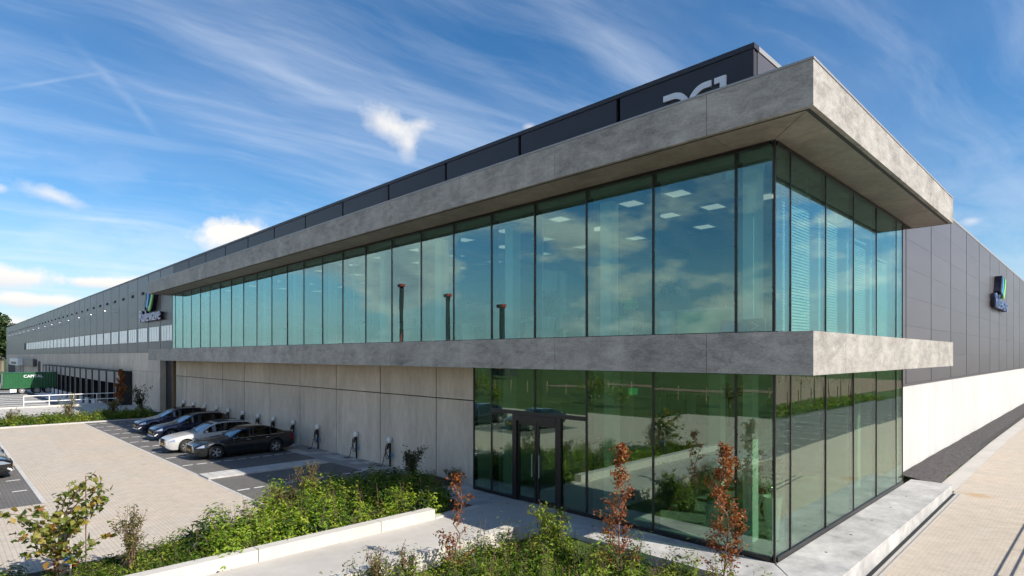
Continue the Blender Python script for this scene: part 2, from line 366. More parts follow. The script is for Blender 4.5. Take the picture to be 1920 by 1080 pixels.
def empty(name, label, cat, loc=(0, 0, 0), rz=0., group=None):
    o = bpy.data.objects.new(name, None); COL.objects.link(o); o.location = loc; o.rotation_euler = (0, 0, rz); o.empty_display_size = .3
    return tag(o, label, cat, group)
def tag(o, label, cat, group=None):
    o['label'] = label; o['category'] = cat
    if group: o['group'] = group
    return o
def struct(o): o['kind'] = 'structure'; return o
def stuff(o, label=None, cat=None):
    o['kind'] = 'stuff'
    if label: o['label'] = label; o['category'] = cat
    return o
def copy_tree(o, parent=None):
    c = o.copy(); COL.objects.link(c); c.parent = parent
    for ch in o.children: copy_tree(ch, c)
    return c
ORD = ['first', 'second', 'third', 'fourth', 'fifth', 'sixth', 'seventh', 'eighth', 'ninth', 'tenth', 'eleventh', 'twelfth', 'thirteenth', 'fourteenth',
       'fifteenth', 'sixteenth', 'seventeenth', 'eighteenth', 'nineteenth', 'twentieth'] + ['%dth' % i for i in range(21, 80)]
def text_mesh(s, size, ext, material, bold=0.0):
    cu = bpy.data.curves.new('t', 'FONT'); cu.body = s; cu.size = size; cu.extrude = ext; cu.offset = bold; cu.resolution_u = 3
    ob = bpy.data.objects.new('t', cu); COL.objects.link(ob)
    dg = bpy.context.evaluated_depsgraph_get(); me = bpy.data.meshes.new_from_object(ob.evaluated_get(dg))
    bpy.data.objects.remove(ob); me.materials.clear(); me.materials.append(M[material]); return me

# ------------------------------------------------------------------ ground height
def ss(a, b, x):
    t = np.clip((x - a) / (b - a), 0, 1); return t * t * (3 - 2 * t)
def zg(x, y):
    x = np.asarray(x, float); y = np.asarray(y, float)
    zr = np.clip(.0133 * (y - 2), -.06, .34)
    t = ss(-5.0, 0.8, x); z = .38 * (1 - t) + zr * t
    return z - .85 * ss(-62.9, -65.5, x)
def zf(x, y): return float(zg(x, y))
def sheet(name, x0, x1, y0, y1, dz, material, step=1.0, parent=None):
    nx = max(2, int((x1 - x0) / step) + 1); ny = max(2, int((y1 - y0) / step) + 1); nx = min(nx, 120); ny = min(ny, 120)
    return sheet_xy(name, np.linspace(x0, x1, nx), np.linspace(y0, y1, ny), dz, material)
def sheet_xy(name, xs, ys, dz, material):
    gx, gy = np.meshgrid(xs, ys); gz = zg(gx, gy) + dz; nx, ny = len(xs), len(ys)
    v = np.stack([gx.ravel(), gy.ravel(), gz.ravel()], 1)
    f = [(j * nx + i, j * nx + i + 1, (j + 1) * nx + i + 1, (j + 1) * nx + i) for j in range(ny - 1) for i in range(nx - 1)]
    me = bpy.data.meshes.new(name); me.from_pydata(v.tolist(), [], f); me.materials.append(M[material]); me.update()
    return struct(link(name, me))

gx = np.concatenate([[-1500, -700, -400, -230], np.linspace(-200, -70, 14), np.linspace(-66, -62, 9), np.linspace(-58, -8, 11), np.linspace(-6, 2, 17), np.linspace(6, 60, 8), [120, 300, 700, 1500]])
gy = np.concatenate([[-1500, -700, -300, -120], np.linspace(-80, -10, 15), np.linspace(-8, 36, 24), [60, 120, 300, 700, 1500]])
sheet_xy('ground', gx, gy, -.03, 'grass')
sheet('brick_driveway', -44.5, -18.5, -10.8, -5.95, 0, 'brick_beige', 2)
sheet('brick_forecourt', -18.5, 1.25, -30, -5.95, 0, 'brick_beige', .8)
sheet('brick_side_road', 1.29, 6.0, -30, 90, 0.0, 'brick_beige', 1)
sheet('side_parking_bays', 6.0, 11.8, -30, 90, 0.0, 'brick_dark', 1)
sheet('parking_bays', -44.5, -13.5, -5.95, -.9, 0, 'brick_dark', 2)
sheet('opposite_parking_bays', -44.5, -18.5, -16, -10.8, 0, 'brick_dark', 2)
sheet('far_lane', -44.5, -18.5, -24, -16, 0, 'brick_beige', 2)
sheet('service_lane', -62.6, -49.8, -30, .1, 0, 'walkway', 1)
sheet('dock_yard', -200, -62.8, -45, .1, .004, 'yard', 1)
sheet('earth_field', 16, 60, -30, 120, .0, 'field_earth', 4)

# kerbs along the driveway
def kerb(name, x0, x1, y0, y1, h=.0, w=0.):
    b = MB(); b.box(x0, x1, y0, y1, .30, .38 + h); return struct(b.build(name, 'kerbstone'))
kerb('road_kerb', -44.5, -18.6, -10.87, -10.75, .006); kerb('road_kerb', -44.5, -13.5, -6.0, -5.9, .006)
# white tile strip between the bays, laid tile by tile
ts = struct(MB().box(-19.75, -18.6, -5.95, -.9, .30, .40).build('tile_strip', 'tile_grey'))
tile_me = MB().box(-.275, .275, -.145, .145, 0, .05).mesh('tile', 'kerbstone')
for i in range(2):
    for j in range(16): link('tile', tile_me, ts, (-19.46 + i * .575, -5.78 + j * .302, .395))
ps = struct(MB().box(-46.2, -11.2, -.9, .45, .30, .385).build('wall_paving', 'tile_grey'))
pav_me = [MB().box(-.295, .295, -.215, .215, 0, .02).mesh('paver', k) for k in ('tile_grey', 'kerbstone')]
for i in range(27):
    for j in range(3): link('paver', random.choice(pav_me[:1] * 3 + pav_me[1:]), ps, (-12.0 - i * .61 + (.3 if j % 2 else 0), -.66 + j * .44, .372 + random.uniform(0, .006)))
# painted bay dashes: pieces of one marking per line
dash = MB().box(-.05, .05, -.2, .2, 0, .004).mesh('dash', 'parking_white')
lines = [-16.0, -22.35, -24.85, -27.2, -29.5, -31.7, -34.0, -36.3, -38.6, -40.9, -43.2]
for lx in lines:
    root = None
    for j in range(9):
        y = -5.6 + j * .56
        o = link('bay_marking' if root is None else 'dash', dash, None, None)
        if root is None: root = o; o.location = (lx, y, zf(lx, y) + .006); struct(o)
        else: o.parent = root; o.location = (0, y + 5.6, 0)
for lx in [-21.2, -23.6, -26.0, -28.4, -30.8, -33.2]:
    root = None
    for j in range(7):
        o = link('bay_marking' if root is None else 'dash', dash, None, None)
        if root is None: root = o; o.location = (lx, -11.2, .386); struct(o)
        else: o.parent = root; o.location = (0, -j * .7, 0)
for k in range(16):
    root = None
    for j in range(8):
        o = link('bay_marking' if root is None else 'dash', dash, None, None)
        if root is None: root = o; o.location = (6.4, 4 + k * 2.6, zf(6.4, 4 + k * 2.6) + .006); o.rotation_euler = (0, 0, R(90)); struct(o)
        else: o.parent = root; o.location = (0, -j * .65, 0)
# gravel strip along the white side wall, bermed up against it
gv, gf = [], []
ys = np.concatenate([np.linspace(13.05, 30, 60), np.linspace(31, 130, 80)])
for i, y in enumerate(ys):
    wv_ = .010 * math.sin(y * .7) + .008 * math.sin(y * 2.1)
    gv += [(-.46, y, .50 + wv_), (0.05, y, .44 + wv_ * .7), (.42, y, .36 + .3 * wv_), (.70 + .05 * math.sin(y * 3.3) * math.sin(y * 1.1), y, zf(1.3, y) + .05)]
    if i: gf += [((i - 1) * 4 + k, (i - 1) * 4 + k + 1, i * 4 + k + 1, i * 4 + k) for k in range(3)]
me = bpy.data.meshes.new('gravel_strip'); me.from_pydata(gv, [], gf); me.materials.append(M['gravel']); me.update()
gs = stuff(link('gravel_strip', me), 'dark grey gravel strip along the foot of the white side wall', 'gravel')
sheet('road_edge_strip', .70, 1.29, 13.05, 125, .003, 'walkway', 1)
# drain channel along the plinth
dr = MB(); dr.box(1.30, 1.40, -4, 12.6, -.2, .012); o = tag(dr.build('drain_channel', 'black'), 'dark slot drain channel at the foot of the side plinth', 'drain')
for x in (1.30, 1.50): MB().box(x + .10 if x < 1.4 else x, x + .13 if x < 1.4 else x + .03, -4, 12.65, -.2, .02).build('drain_rim', 'steel', o)
for oo in [o] + list(o.children):
    for vtx in oo.data.vertices: vtx.co.z += max(-.06, .0133 * (vtx.co.y - 2)) if vtx.co.z > -.1 else 0

# ================================================================== office building
OFF = empty('office_building', 'glass fronted office block with grey concrete-look roof and floor bands', 'building')
FX, FY = 1.245, -1.342; LEFT, REND = -47.57, 13.046
UPX = [0, -.887, -3.093, -5.278, -7.309, -9.292, -11.303, -13.279, -15.302, -17.335, -19.334, -21.296, -23.294, -25.239, -27.231, -29.336, -31.386, -33.435, -35.458, -37.43, -39.436, -41.469, -43.517, -45.43, -46.26]
RY = [0, .912, 3.340, 5.727, 8.131, 10.616, 11.518]
FJ = [FX, -.93, -5.31, -9.34, -13.34, -17.3, -21.24, -25.2, -29.2, -33.2, -37.2, -41.2, -45.2, LEFT]
RJ = [FY, .637, 5.749, 10.2, REND]
def band(pname, z0, z1, top_cap):
    g = .005
    for i in range(len(FJ) - 1):
        a, b_ = FJ[i + 1] + g, FJ[i] - g; mb = MB()
        if i == 0: mb.prism([(a, FY), (FX, FY), (FX - .1, FY + .1), (a, FY + .1)], z0, z1)
        else: mb.box(a, b_, FY, FY + .1, z0, z1)
        mb.build(pname, 'fascia', OFF)
    for i in range(len(RJ) - 1):
        a, b_ = RJ[i] + g, RJ[i + 1] - g; mb = MB()
        if i == 0: mb.prism([(FX, FY), (FX, b_), (FX - .1, b_), (FX - .1, FY + .1)], z0, z1)
        else: mb.box(FX - .1, FX, a, b_, z0, z1)
        mb.build(pname, 'fascia', OFF)
    MB().box(-.7, FX - .105, REND - .1, REND, z0, z1).build(pname, 'fascia', OFF)
    MB().box(LEFT, LEFT + .1, FY + .105, .09, z0, z1).build(pname, 'fascia', OFF)
    MB().box(LEFT + .1, FX - .11, FY + .11, FY + .2, z0 + .01, z1 - .01).build('band_core', 'joint', OFF)
    MB().box(FX - .2, FX - .11, FY + .2, REND - .11, z0 + .01, z1 - .01).build('band_core', 'joint', OFF)
    # soffit boards
    zs = z0 + .012
    for i in range(len(FJ) - 1):
        a, b_ = FJ[i + 1] + g, FJ[i] - g
        if i == 0: mb = MB().prism([(a, FY + .11), (FX - .11 - g, FY + .11), (-.01 - g, -.01), (a, -.01)], zs, zs + .05)
        else: mb = MB().box(max(a, LEFT + .1), b_, FY + .11, -.01, zs, zs + .05)
        mb.build('soffit_board', 'soffit', OFF)
    for i in range(len(RJ) - 1):
        a, b_ = RJ[i] + g, min(RJ[i + 1] - g, REND - .11)
        if i == 0: mb = MB().prism([(FX - .11, FY + .11 + g), (FX - .11, b_), (.01, b_), (.01, -.01 + g)], zs, zs + .05)
        else: mb = MB().box(.01, FX - .11, a, b_, zs, zs + .05)
        mb.build('soffit_board', 'soffit', OFF)
    if top_cap:
        cp = MB(); cp.prism([(LEFT - .02, FY - .015), (FX + .015, FY - .015), (FX + .015, REND + .015), (FX - .3, REND + .015), (FX - .3, FY + .3), (LEFT - .02, FY + .3)], z1 + .004, z1 + .05)
        cp.build('coping', 'coping', OFF)
        MB().box(LEFT + .1, FX - .21, FY + .21, .05, z0 + .4, z0 + .6).build('roof_deck', 'joint', OFF)
        MB().box(-.4, FX - .21, .05, REND - .12, z0 + .4, z0 + .6).build('roof_deck', 'joint', OFF)
    else:
        MB().box(LEFT + .1, FX - .12, FY + .12, .0, z1 - .06, z1 - .004).build('ledge', 'soffit', OFF)
        MB().box(0.0, FX - .12, .0, REND - .12, z1 - .06, z1 - .004).build('ledge', 'soffit', OFF)
ZU0, ZU1, ZL0, ZL1 = 9.857, 10.743, 4.693, 5.5485
band('roof_band', ZU0, ZU1, True); band('floor_band', ZL0, ZL1, False)

pr_ = random.Random(3)
def tilt(mb, axis):      # panes never hang perfectly in one plane
    a, b_ = pr_.uniform(-.003, .003), pr_.uniform(-.0025, .0025); n = len(mb.v)
    c = [sum(v[k] for v in mb.v) / n for k in range(3)]
    mb.v = [(x, y + a * (x - c[0]) + b_ * (z - c[2]), z) if axis == 'x' else (x + a * (y - c[1]) + b_ * (z - c[2]), y, z) for x, y, z in mb.v]
    return mb
def pane_x(x0, x1, z0, z1, m='facade_glass', y=0.0): return tilt(MB().box(min(x0, x1) + .03, max(x0, x1) - .03, y, y + .016, z0, z1), 'x').build('glass_pane', m, OFF)
def pane_y(y0, y1, z0, z1, m='facade_glass'): return tilt(MB().box(-.016, 0, y0 + .03, y1 - .03, z0, z1), 'y').build('glass_pane', m, OFF)
mul_f = MB().box(-.028, .028, -.018, .30, 0, 1).mesh('mullion', 'frame'); mul_r = MB().box(-.12, .016, -.022, .022, 0, 1).mesh('mullion', 'frame')
def mullion(x, y, z0, z1, right=False):
    o = link('mullion', mul_r if right else mul_f, OFF, (x, y, z0)); o.scale = (1, 1, z1 - z0); return o
# upper storey
zb, zt = ZL1 + .07, ZU0 - .07
for a, b_ in zip(UPX[:-1], UPX[1:]): pane_x(a if a else -.03, b_, zb, zt)
for x in UPX[1:]: mullion(x, 0, ZL1, ZU0)
for a, b_ in zip(RY[:-1], RY[1:]): pane_y(a if a else .03, b_, zb, zt)
for y in RY[1:]: mullion(0, y, ZL1, ZU0, True)
MB().box(-.03, .012, -.012, .03, ZL1, ZU0).build('corner_post', 'frame', OFF)
for z0, z1 in ((ZL1, zb), (zt, ZU0 + .01)):
    MB().box(UPX[-1], -.10, -.028, .12, z0, z1).build('frame_rail', 'frame', OFF); MB().box(-.12, .028, .10, RY[-1], z0, z1).build('frame_rail', 'frame', OFF)
# ground storey
ZP = .46
LWX = [0, -.887, -3.093, -5.278]
zb, zt = ZP + .11, ZL0 + .02
for a, b_ in zip(LWX[:-1], LWX[1:]): pane_x(a if a else -.03, b_, zb, zt, 'lobby_glass')
for x in LWX[1:] + [-9.292, -10.198]: mullion(x, 0, ZP, ZL0 + .02)
for a, b_ in zip(RY[:-1], RY[1:]): pane_y(a if a else .03, b_, zb, zt, 'lobby_glass')
for y in RY[1:]: mullion(0, y, ZP, ZL0 + .02, True)
MB().box(-.03, .012, -.012, .03, ZP, ZL0 + .02).build('corner_post', 'frame', OFF)
MB().box(-6.24, -.10, -.03, .12, ZP, zb).build('frame_rail', 'frame', OFF); MB().box(-10.2, -8.24, -.03, .12, ZP, zb).build('frame_rail', 'frame', OFF)
MB().box(-.12, .03, .10, RY[-1], ZP, zb).build('frame_rail', 'frame', OFF)
ZT = 3.24
pane_x(-10.198, -9.292, zb, zt, 'lobby_glass'); pane_x(-9.292, -7.31, ZT + .06, zt, 'lobby_glass'); pane_x(-7.31, -5.278, ZT + .06, zt, 'lobby_glass')
pane_x(-9.292, -8.24, zb, ZT - .03, 'lobby_glass'); pane_x(-6.24, -5.278, zb, ZT - .03, 'lobby_glass')
MB().box(-9.27, -5.30, -.03, .12, ZT - .05, ZT + .07).build('transom', 'frame', OFF); mullion(-7.31, 0, ZT + .07, ZL0 + .02)
# double door with frame and leaves
DO = empty('entrance_door', '', ''); del DO['label']; del DO['category']; DO.parent = OFF; DO.location = (0, 0, 0)
for x in (-8.16, -6.30): MB().box(x - .09, x + .09, -.06, .14, ZP, ZT - .05).build('door_post', 'frame', DO)
MB().box(-8.07, -6.39, -.07, .15, ZT - .24, ZT - .05).build('door_head', 'frame', DO)
for x0, x1 in ((-8.07, -7.24), (-7.22, -6.39)):
    lf = MB(); t = .085; lf.box(x0, x0 + t, .0, .05, ZP + .02, ZT - .24); lf.box(x1 - t, x1, .0, .05, ZP + .02, ZT - .24); lf.box(x0 + t, x1 - t, .0, .05, ZP + .02, ZP + .16); lf.box(x0 + t, x1 - t, .0, .05, ZT - .36, ZT - .24)
    lf.build('door_leaf', 'frame', DO); MB().box(x0 + t, x1 - t, .02, .034, ZP + .16, ZT - .36).build('door_glass', 'lobby_glass', DO)
    xh = x1 - .14 if x1 < -7 else x0 + .14; MB().tube([(xh, -.06, 1.3), (xh, -.06, 2.0)], .015).build('door_handle', 'coping', DO)
MB().box(-8.1, -6.35, -.10, -.035, ZP, ZP + .012).build('threshold', 'steel', DO)

# interior shell of the office: slabs, ceilings, back walls
MB().box(-46.2, -.14, .14, 11.45, 4.78, ZL1 + .02).build('upper_floor', 'carpet', OFF)
MB().box(-46.2, -.14, .14, 11.45, 9.62, 9.80).build('upper_ceiling', 'ceiling', OFF)
MB().box(-46.2, -.60, 10.6, 10.8, ZL1 + .02, 9.62).build('upper_back_wall', 'interior_wall', OFF)
MB().box(-46.25, -46.15, .14, 10.6, ZL1 + .02, 9.62).build('upper_end_wall', 'interior_wall', OFF)
MB().box(-10.25, -10.12, .14, 11.5, ZP, 4.75).build('lobby_side_wall', 'interior_wall', OFF)
MB().box(-10.12, -.6, 11.35, 11.5, ZP, 4.75).build('lobby_back_wall', 'interior_wall', OFF)
MB().box(-10.12, -.14, .14, 11.5, .30, ZP + .01).build('lobby_floor', 'stone_floor', OFF)
MB().box(-10.12, -.14, .14, 11.5, 4.62, 4.74).build('lobby_ceiling', 'ceiling', OFF)
MB().box(-.6, -.14, RY[-1] - .14, RY[-1], ZP, 9.62).build('end_wall', 'interior_wall', OFF)
# thin ceiling grid lines
cg = MB()
for i in range(1, 24): cg.box(-i * 1.9 - .01, -i * 1.9 + .01, .2, 10.5, 9.612, 9.622)
for j in range(1, 6): cg.box(-46, -.2, j * 1.8 - .01, j * 1.8 + .01, 9.611, 9.621)
cg.build('ceiling_grid', 'interior_dark', OFF)
for x in (-.95, -5.25, -9.35, -13.36, -17.4, -22.4, -26.4, -30.4, -34.4, -38.4, -42.4):
    MB().box(x - .19, x + .19, .86, 1.24, ZL1 + .02, 9.62).build('column', 'column', OFF)
for x, y in ((-1.11, 1.2), (-5.12, 1.0), (-9.75, 1.3), (-5.12, 7.5), (-9.3, 8), (-1.1, 9.8), (-3.4, 4.2)):
    MB().box(x - .17, x + .17, y - .17, y + .17, ZP, 4.62).build('column', 'column', OFF)
# glass partitions across the upper floor
for x in (-7.8, -14.6, -19.9): MB().box(x - .008, x + .008, .9, 10.5, ZL1 + .02, 9.6).build('partition_glass', 'clear_glass', OFF); MB().box(x - .03, x + .03, .84, .9, ZL1 + .02, 9.6).build('partition_post', 'white_metal', OFF)
# lamp panels
lp = MB().box(-.27, .27, -.27, .27, -.015, 0).mesh('lamp_panel', 'lamp_panel'); lfm = MB(); lfm.box(-.33, .33, -.33, -.302, -.02, 0); lfm.box(-.33, .33, .302, .33, -.02, 0); lfm.box(-.33, -.302, -.3, .3, -.02, 0); lfm.box(.302, .33, -.3, .3, -.02, 0); lfm = lfm.mesh('lamp_frame', 'white_metal')
lampx = [-1.7, -3.25, -4.78, -7.6, -10.2, -12.5, -15.6, -18.4, -21.4, -24.4, -27.4, -30.4, -34, -38, -42]
for r_, y in enumerate((1.5, 3.6, 6.0)):
    for i, x in enumerate(lampx):
        if i == 0 and r_ == 0: continue
        o = link('ceiling_lamp', lp, None, (x, y, 9.606)); link('lamp_frame', lfm, o, (0, 0, 0))
        tag(o, 'lit ceiling lamp, %s from the corner in the %s row from the front' % (ORD[i], ORD[r_]), 'ceiling lamp', 'square office ceiling lamps')

# plinth around the ground storey
PLI = empty('entrance_plinth', 'mottled grey concrete plinth wrapping the glass corner of the office', 'plinth')
g = .006
MB().prism([(-5.35, -1.5), (1.29 - g, -1.5), (-g * .5, -.04), (-5.35, -.04)], -.15, ZP).build('plinth_slab', 'plinth', PLI)
MB().prism([(1.29, -1.5 + g), (1.29, 12.62), (.04, 12.62), (.04, -.035 + g)], -.15, ZP).build('plinth_slab', 'plinth', PLI)
MB().prism([(-11.25, -1.42), (-8.40, -1.42), (-8.40, -.035), (-10.16, -.035), (-10.16, .44), (-11.25, .44)], .1, ZP - .004).build('plinth_slab', 'plinth', PLI)
lamp_me = MB().lathe([(.032, 0), (.032, .004), (.02, .006)], 8).mesh('floor_spot', 'black')
for i, (x, y) in enumerate([(.55, 1.6), (.55, 3.5), (.55, 5.4), (.55, 7.4), (.55, 9.4), (-.35, -.62), (-.75, -.5), (-4.6, -.62), (-2.2, -.7), (-8.7, -.55)]): link('floor_spot', lamp_me, PLI, (x, y, ZP))
# entrance walkway and its two low white walls
WW = MB(); WW.box(-8.395, -5.355, -14.5, -.04, .05, ZP - .002); struct(WW.build('walkway', 'walkway'))
link('floor_spot', lamp_me, PLI, (-7.9, -.6, ZP)); link('floor_spot', lamp_me, PLI, (-5.75, -.55, ZP))
lw = empty('low_wall', 'low white concrete wall along the left side of the entrance path', 'low wall')
ws = [-3.25, -5.0, -8.15, -11.3, -14.5]
for a, b_ in zip(ws[:-1], ws[1:]): MB().box(-8.40, -8.10, b_ + .008, a - .008, .1, .74).build('wall_block', 'lowwall', lw)
MB().prism([(-8.40, -3.242), (-8.40, -1.43), (-8.30, -1.43), (-8.10, -3.242)], .1, .50).build('wall_block', 'lowwall', lw)
lw = empty('low_wall', 'low white concrete wall between the entrance path and the front bed', 'low wall')
ws = [-2.55, -6.0, -9.2, -12.4]
for a, b_ in zip(ws[:-1], ws[1:]): MB().box(-5.65, -5.38, b_ + .008, a - .008, .1, .72).build('wall_block', 'lowwall', lw)

# concrete wall with the charging posts
CW = empty('parking_wall', 'shaded grey concrete panel wall behind the parked cars', 'wall')
WJ = [-10.21, -12.93, -16.9, -20.8, -24.7, -28.6, -32.5, -36.4, -40.3, -44.2, -46.97]
for a, b_ in zip(WJ[:-1], WJ[1:]):
    MB().box(b_ + .028, a - .028, .45, .60, .2, 3.43).build('concrete_panel', 'wall_concrete', CW)
    MB().box(b_ + .028, a - .028, .45, .60, 3.47, 4.78).build('concrete_panel', 'wall_concrete', CW)
MB().box(-46.95, -10.22, .56, .68, .2, 4.77).build('wall_core', 'joint', CW)
MB().box(-10.21, -10.16, .0, .62, ZP, 4.75).build('wall_end', 'frame', CW)

# ================================================================== warehouse hall
HALL = empty('warehouse_hall', 'huge dark clad warehouse hall behind and beside the office block', 'building')
HX, HY, HT = -.51, .1, 12.25; HLEFT = -195.4
MB().box(HLEFT, HX - .04, HY + .06, 170, 10.9, HT - .12).build('roof', 'joint', HALL)
MB().box(HLEFT, -47.2, HY + .06, HY + .3, 4.9, HT - .1).build('front_core', 'joint', HALL)
MB().box(-47.2, HX - .02, HY + .06, HY + .3, 9.85, HT - .1).build('front_core', 'joint', HALL)
MB().box(HX - .3, HX - .05, 11.53, 170, -.3, HT - .1).build('side_core', 'joint', HALL)
MB().box(HLEFT - .04, HLEFT, HY + .06, 170, -.8, HT - .1).build('far_end', 'clad', HALL)
MB().box(HX - .3, HX - .05, HY + .3, 11.5, 9.85, HT - .1).build('side_core', 'joint', HALL)
# front cladding panels (sandwich panels, one object each)
BW = 3.815; JX0 = -50.04 + 13 * BW   # first joint near the corner
pan = {}
def panel(x0, x1, y, z0, z1, mt, axis='x', nm='cladding_panel'):
    wd, h = round(x1 - x0, 3), round(z1 - z0, 3); key = (wd, h, mt, axis)
    if key not in pan:
        t = .06; c = .018; b = MB(); W_, H_ = wd / 2 - .045, h - .0025
        # bevelled tray, front face towards -y
        b.add([(-W_, 0, 0), (W_, 0, 0), (W_, 0, H_), (-W_, 0, H_), (-W_ + c, -t, .0015), (W_ - c, -t, .0015), (W_ - c, -t, H_ - .0015), (-W_ + c, -t, H_ - .0015)],
              [(4, 5, 6, 7), (0, 1, 5, 4), (1, 2, 6, 5), (2, 3, 7, 6), (3, 0, 4, 7), (3, 2, 1, 0)])
        if axis == 'y': b.v = [(-yy, xx, zz) for xx, yy, zz in b.v]
        pan[key] = b.mesh(nm, mt)
    c = (x0 + x1) / 2
    return link(nm, pan[key], HALL, (c, y, z0) if axis == 'x' else (y, c, z0))
joints = [HX - .30] + [JX0 - k * BW for k in range(0, 51) if JX0 - k * BW < HX - .8 and JX0 - k * BW > HLEFT + 1] + [HLEFT]
for a, b_ in zip(joints[:-1], joints[1:]):
    x0, x1 = b_, a
    if x0 > -46.5: rows = [(9.9, 10.95), (10.95, HT - .12)]
    else:
        band_ = x1 > -150.5 and x0 < -45
        up = np.linspace(7.56, HT - .12, 5)
        rows = [(up[i], up[i + 1]) for i in range(4)]
        rows += [(5.32, 6.18)] if band_ else [(5.32, 6.45), (6.45, 7.56)]
    for z0, z1 in rows: panel(x0, x1, HY + .06, z0, z1, 'clad_roof' if x0 > -46.5 else 'clad')
MB().box(HX - .36, HX - .005, HY - .008, HY + .05, 9.9, HT - .12).build('corner_flashing', 'clad_roof', HALL)
cpz = MB().box(HLEFT - .02, HX + .02, HY - .03, HY + .25, HT - .12, HT).build('parapet_coping', 'clad_roof', HALL)
MB().box(HX - .25, HX + .02, HY + .25, 170, HT - .12, HT).build('parapet_coping', 'coping', HALL)
# window band: five narrow panes per bay
wfr = MB(); nP = 4; bw = BW - .75
wj = [j for j in joints if j < -45 and j > -150.6]
simple('ribbon_pane', (.80, .82, .84), .15, .1, .8, var=.3, scale=1.3)  # whitish base colour stands in for sky reflected in the panes
for a, b_ in zip([-46.28] + wj[:-1], wj):
    wd = a - b_
    if wd < 1: continue
    W_ = MB().box(b_ + .02, a - .02, HY + .01, HY + .05, 6.19, 7.55).build('ribbon_window', 'clad', HALL)
    n = max(2, int(round(wd / .95))); mid = (wd - .7) / n
    for k in range(n):
        xa = b_ + .35 + k * mid
        MB().box(xa + .05, xa + mid - .05, HY - .02, HY + .008, 6.26, 7.48).build('pane', 'ribbon_pane', W_)
# side cladding panels
sy = [11.56, 14.54] + [14.54 + 4.78 * k for k in range(1, 24)]
rz = np.linspace(3.93, HT - .12, 8)
for a, b_ in zip(sy[:-1], sy[1:]):
    for z0, z1 in zip(rz[:-1], rz[1:]): panel(a, b_, HX - .06, float(z0), float(z1), 'clad', 'y')
for z0, z1 in ((9.9, 10.95), (10.95, HT - .12)): panel(HY + .15, HY + 4.0, HX - .06, z0, z1, 'clad', 'y')
MB().box(HX - .05, HX + .05, 11.53, 125, 3.86, 3.925).build('drip_flashing', 'clad', HALL)
wy = [11.53, 15.3, 20.1, 24.9, 29.7, 34.5, 39.3, 44.1, 48.9, 53.7, 58.5, 63.3, 75, 90, 125]
for a, b_ in zip(wy[:-1], wy[1:]): MB().box(HX - .05, HX, a + .006, b_ - .006, -.3, 3.855).build('white_panel', 'white_concrete', HALL)
# concrete base of the front, left of the gateway, with the dock row cut out
cj = [-50.5] + [-53.9 - BW * k for k in range(37)] + [HLEFT]
for a, b_ in zip(cj[:-1], cj[1:]):
    MB().box(b_ + .01, a - .01, HY, HY + .2, 3.66, 5.30).build('concrete_panel', 'wall_concrete', HALL)
    if a > -60.2 or b_ < -117.0: MB().box(b_ + .01, a - .01, HY, HY + .2, -.9, 3.64).build('concrete_panel', 'wall_concrete', HALL)
MB().box(HLEFT, -50.5, HY + .05, HY + .4, -.9, 5.3).build('base_core', 'joint', HALL)
MB().box(HLEFT, HLEFT + .3, HY, 170, -.9, 5.3).build('base_end', 'wall_concrete', HALL)
# gateway between hall and office
MB().box(-50.5, -50.2, HY, .62, .2, 5.0).build('gate_reveal', 'wall_concrete', HALL)
MB().box(-50.2, -47.9, .55, .65, .2, 4.9).build('gate_door', 'black', HALL)
MB().box(-47.9, -47.75, .4, 2.5, .2, 4.9).build('gate_post', 'timber', HALL)
MB().box(-47.73, -47.0, .55, .57, .4, 4.7).build('gate_pane', 'clear_glass', HALL); MB().box(-47.73, -47.0, 1.2, 1.3, .2, 4.7).build('gate_lining', 'lowwall', HALL)
MB().box(-50.6, -46.9, HY + .02, 2.6, 4.9, 5.0).build('gate_head', 'wall_concrete', HALL)
# vents and lamp arms on the front
vent_me = MB().box(-.35, .35, -.05, 0, -.12, .12).mesh('vent', 'black')
for k, j in enumerate([x for x in joints if -190 < x < -52][:36]): link('vent', vent_me, HALL, (j + 1.9 if k < 30 else j, HY - .002, 10.62))
arm = MB().tube([(0, 0, 0), (-.1, -.5, .05), (-.15, -1.05, .12)], .028); arm_me = arm.mesh('arm', 'steel'); head_me = MB().box(-.22, -.06, -1.25, -.98, .10, .14).mesh('lamp_head', 'clad')
for k in range(15):
    x = -66.8 - k * 7.63
    if x < -186: break
    o = empty('wall_lamp', 'slim lamp arm on the dark hall front, %s from the lettered sign' % ORD[k], 'wall lamp', (x, HY, 9.5), 0, 'lamp arms on the hall front'); link('arm', arm_me, o); link('lamp_head', head_me, o)
# dock shelters
dk = {}
def db(n, m, *boxes):
    b = MB(); [b.box(*q) for q in boxes]; dk[n] = b.mesh(n, m)
db('shelter_side', 'black', (-1.90, -1.60, -.75, .0, -.6, 3.45))
db('shelter_side ', 'black', (1.60, 1.90, -.75, .0, -.6, 3.45))
db('shelter_roof', 'black', (-1.90, 1.90, -.75, .0, 3.45, 3.56))
db('top_curtain', 'dockpanel', (-1.58, 1.58, -.70, -.66, 2.35, 3.45))
db('side_curtain', 'dockpanel', (-1.58, -1.34, -.70, -.66, .1, 2.34))
db('side_curtain ', 'dockpanel', (1.34, 1.58, -.70, -.66, .1, 2.34))
db('opening', 'black', (-1.5, 1.5, -.10, -.05, .3, 3.4))
db('dock_edge', 'rubber', (-1.6, 1.6, -.5, .0, -.6, .28))
for sfx, gx_ in (('', -1.35), (' ', 1.35)):
    dk['wheel_guide' + sfx] = MB().tube([(gx_, -3.2, -.42), (gx_, -1.35, -.42), (gx_, -1.2, -.3), (gx_, -1.2, .35)], .11, 8).mesh('wheel_guide', 'white_metal')
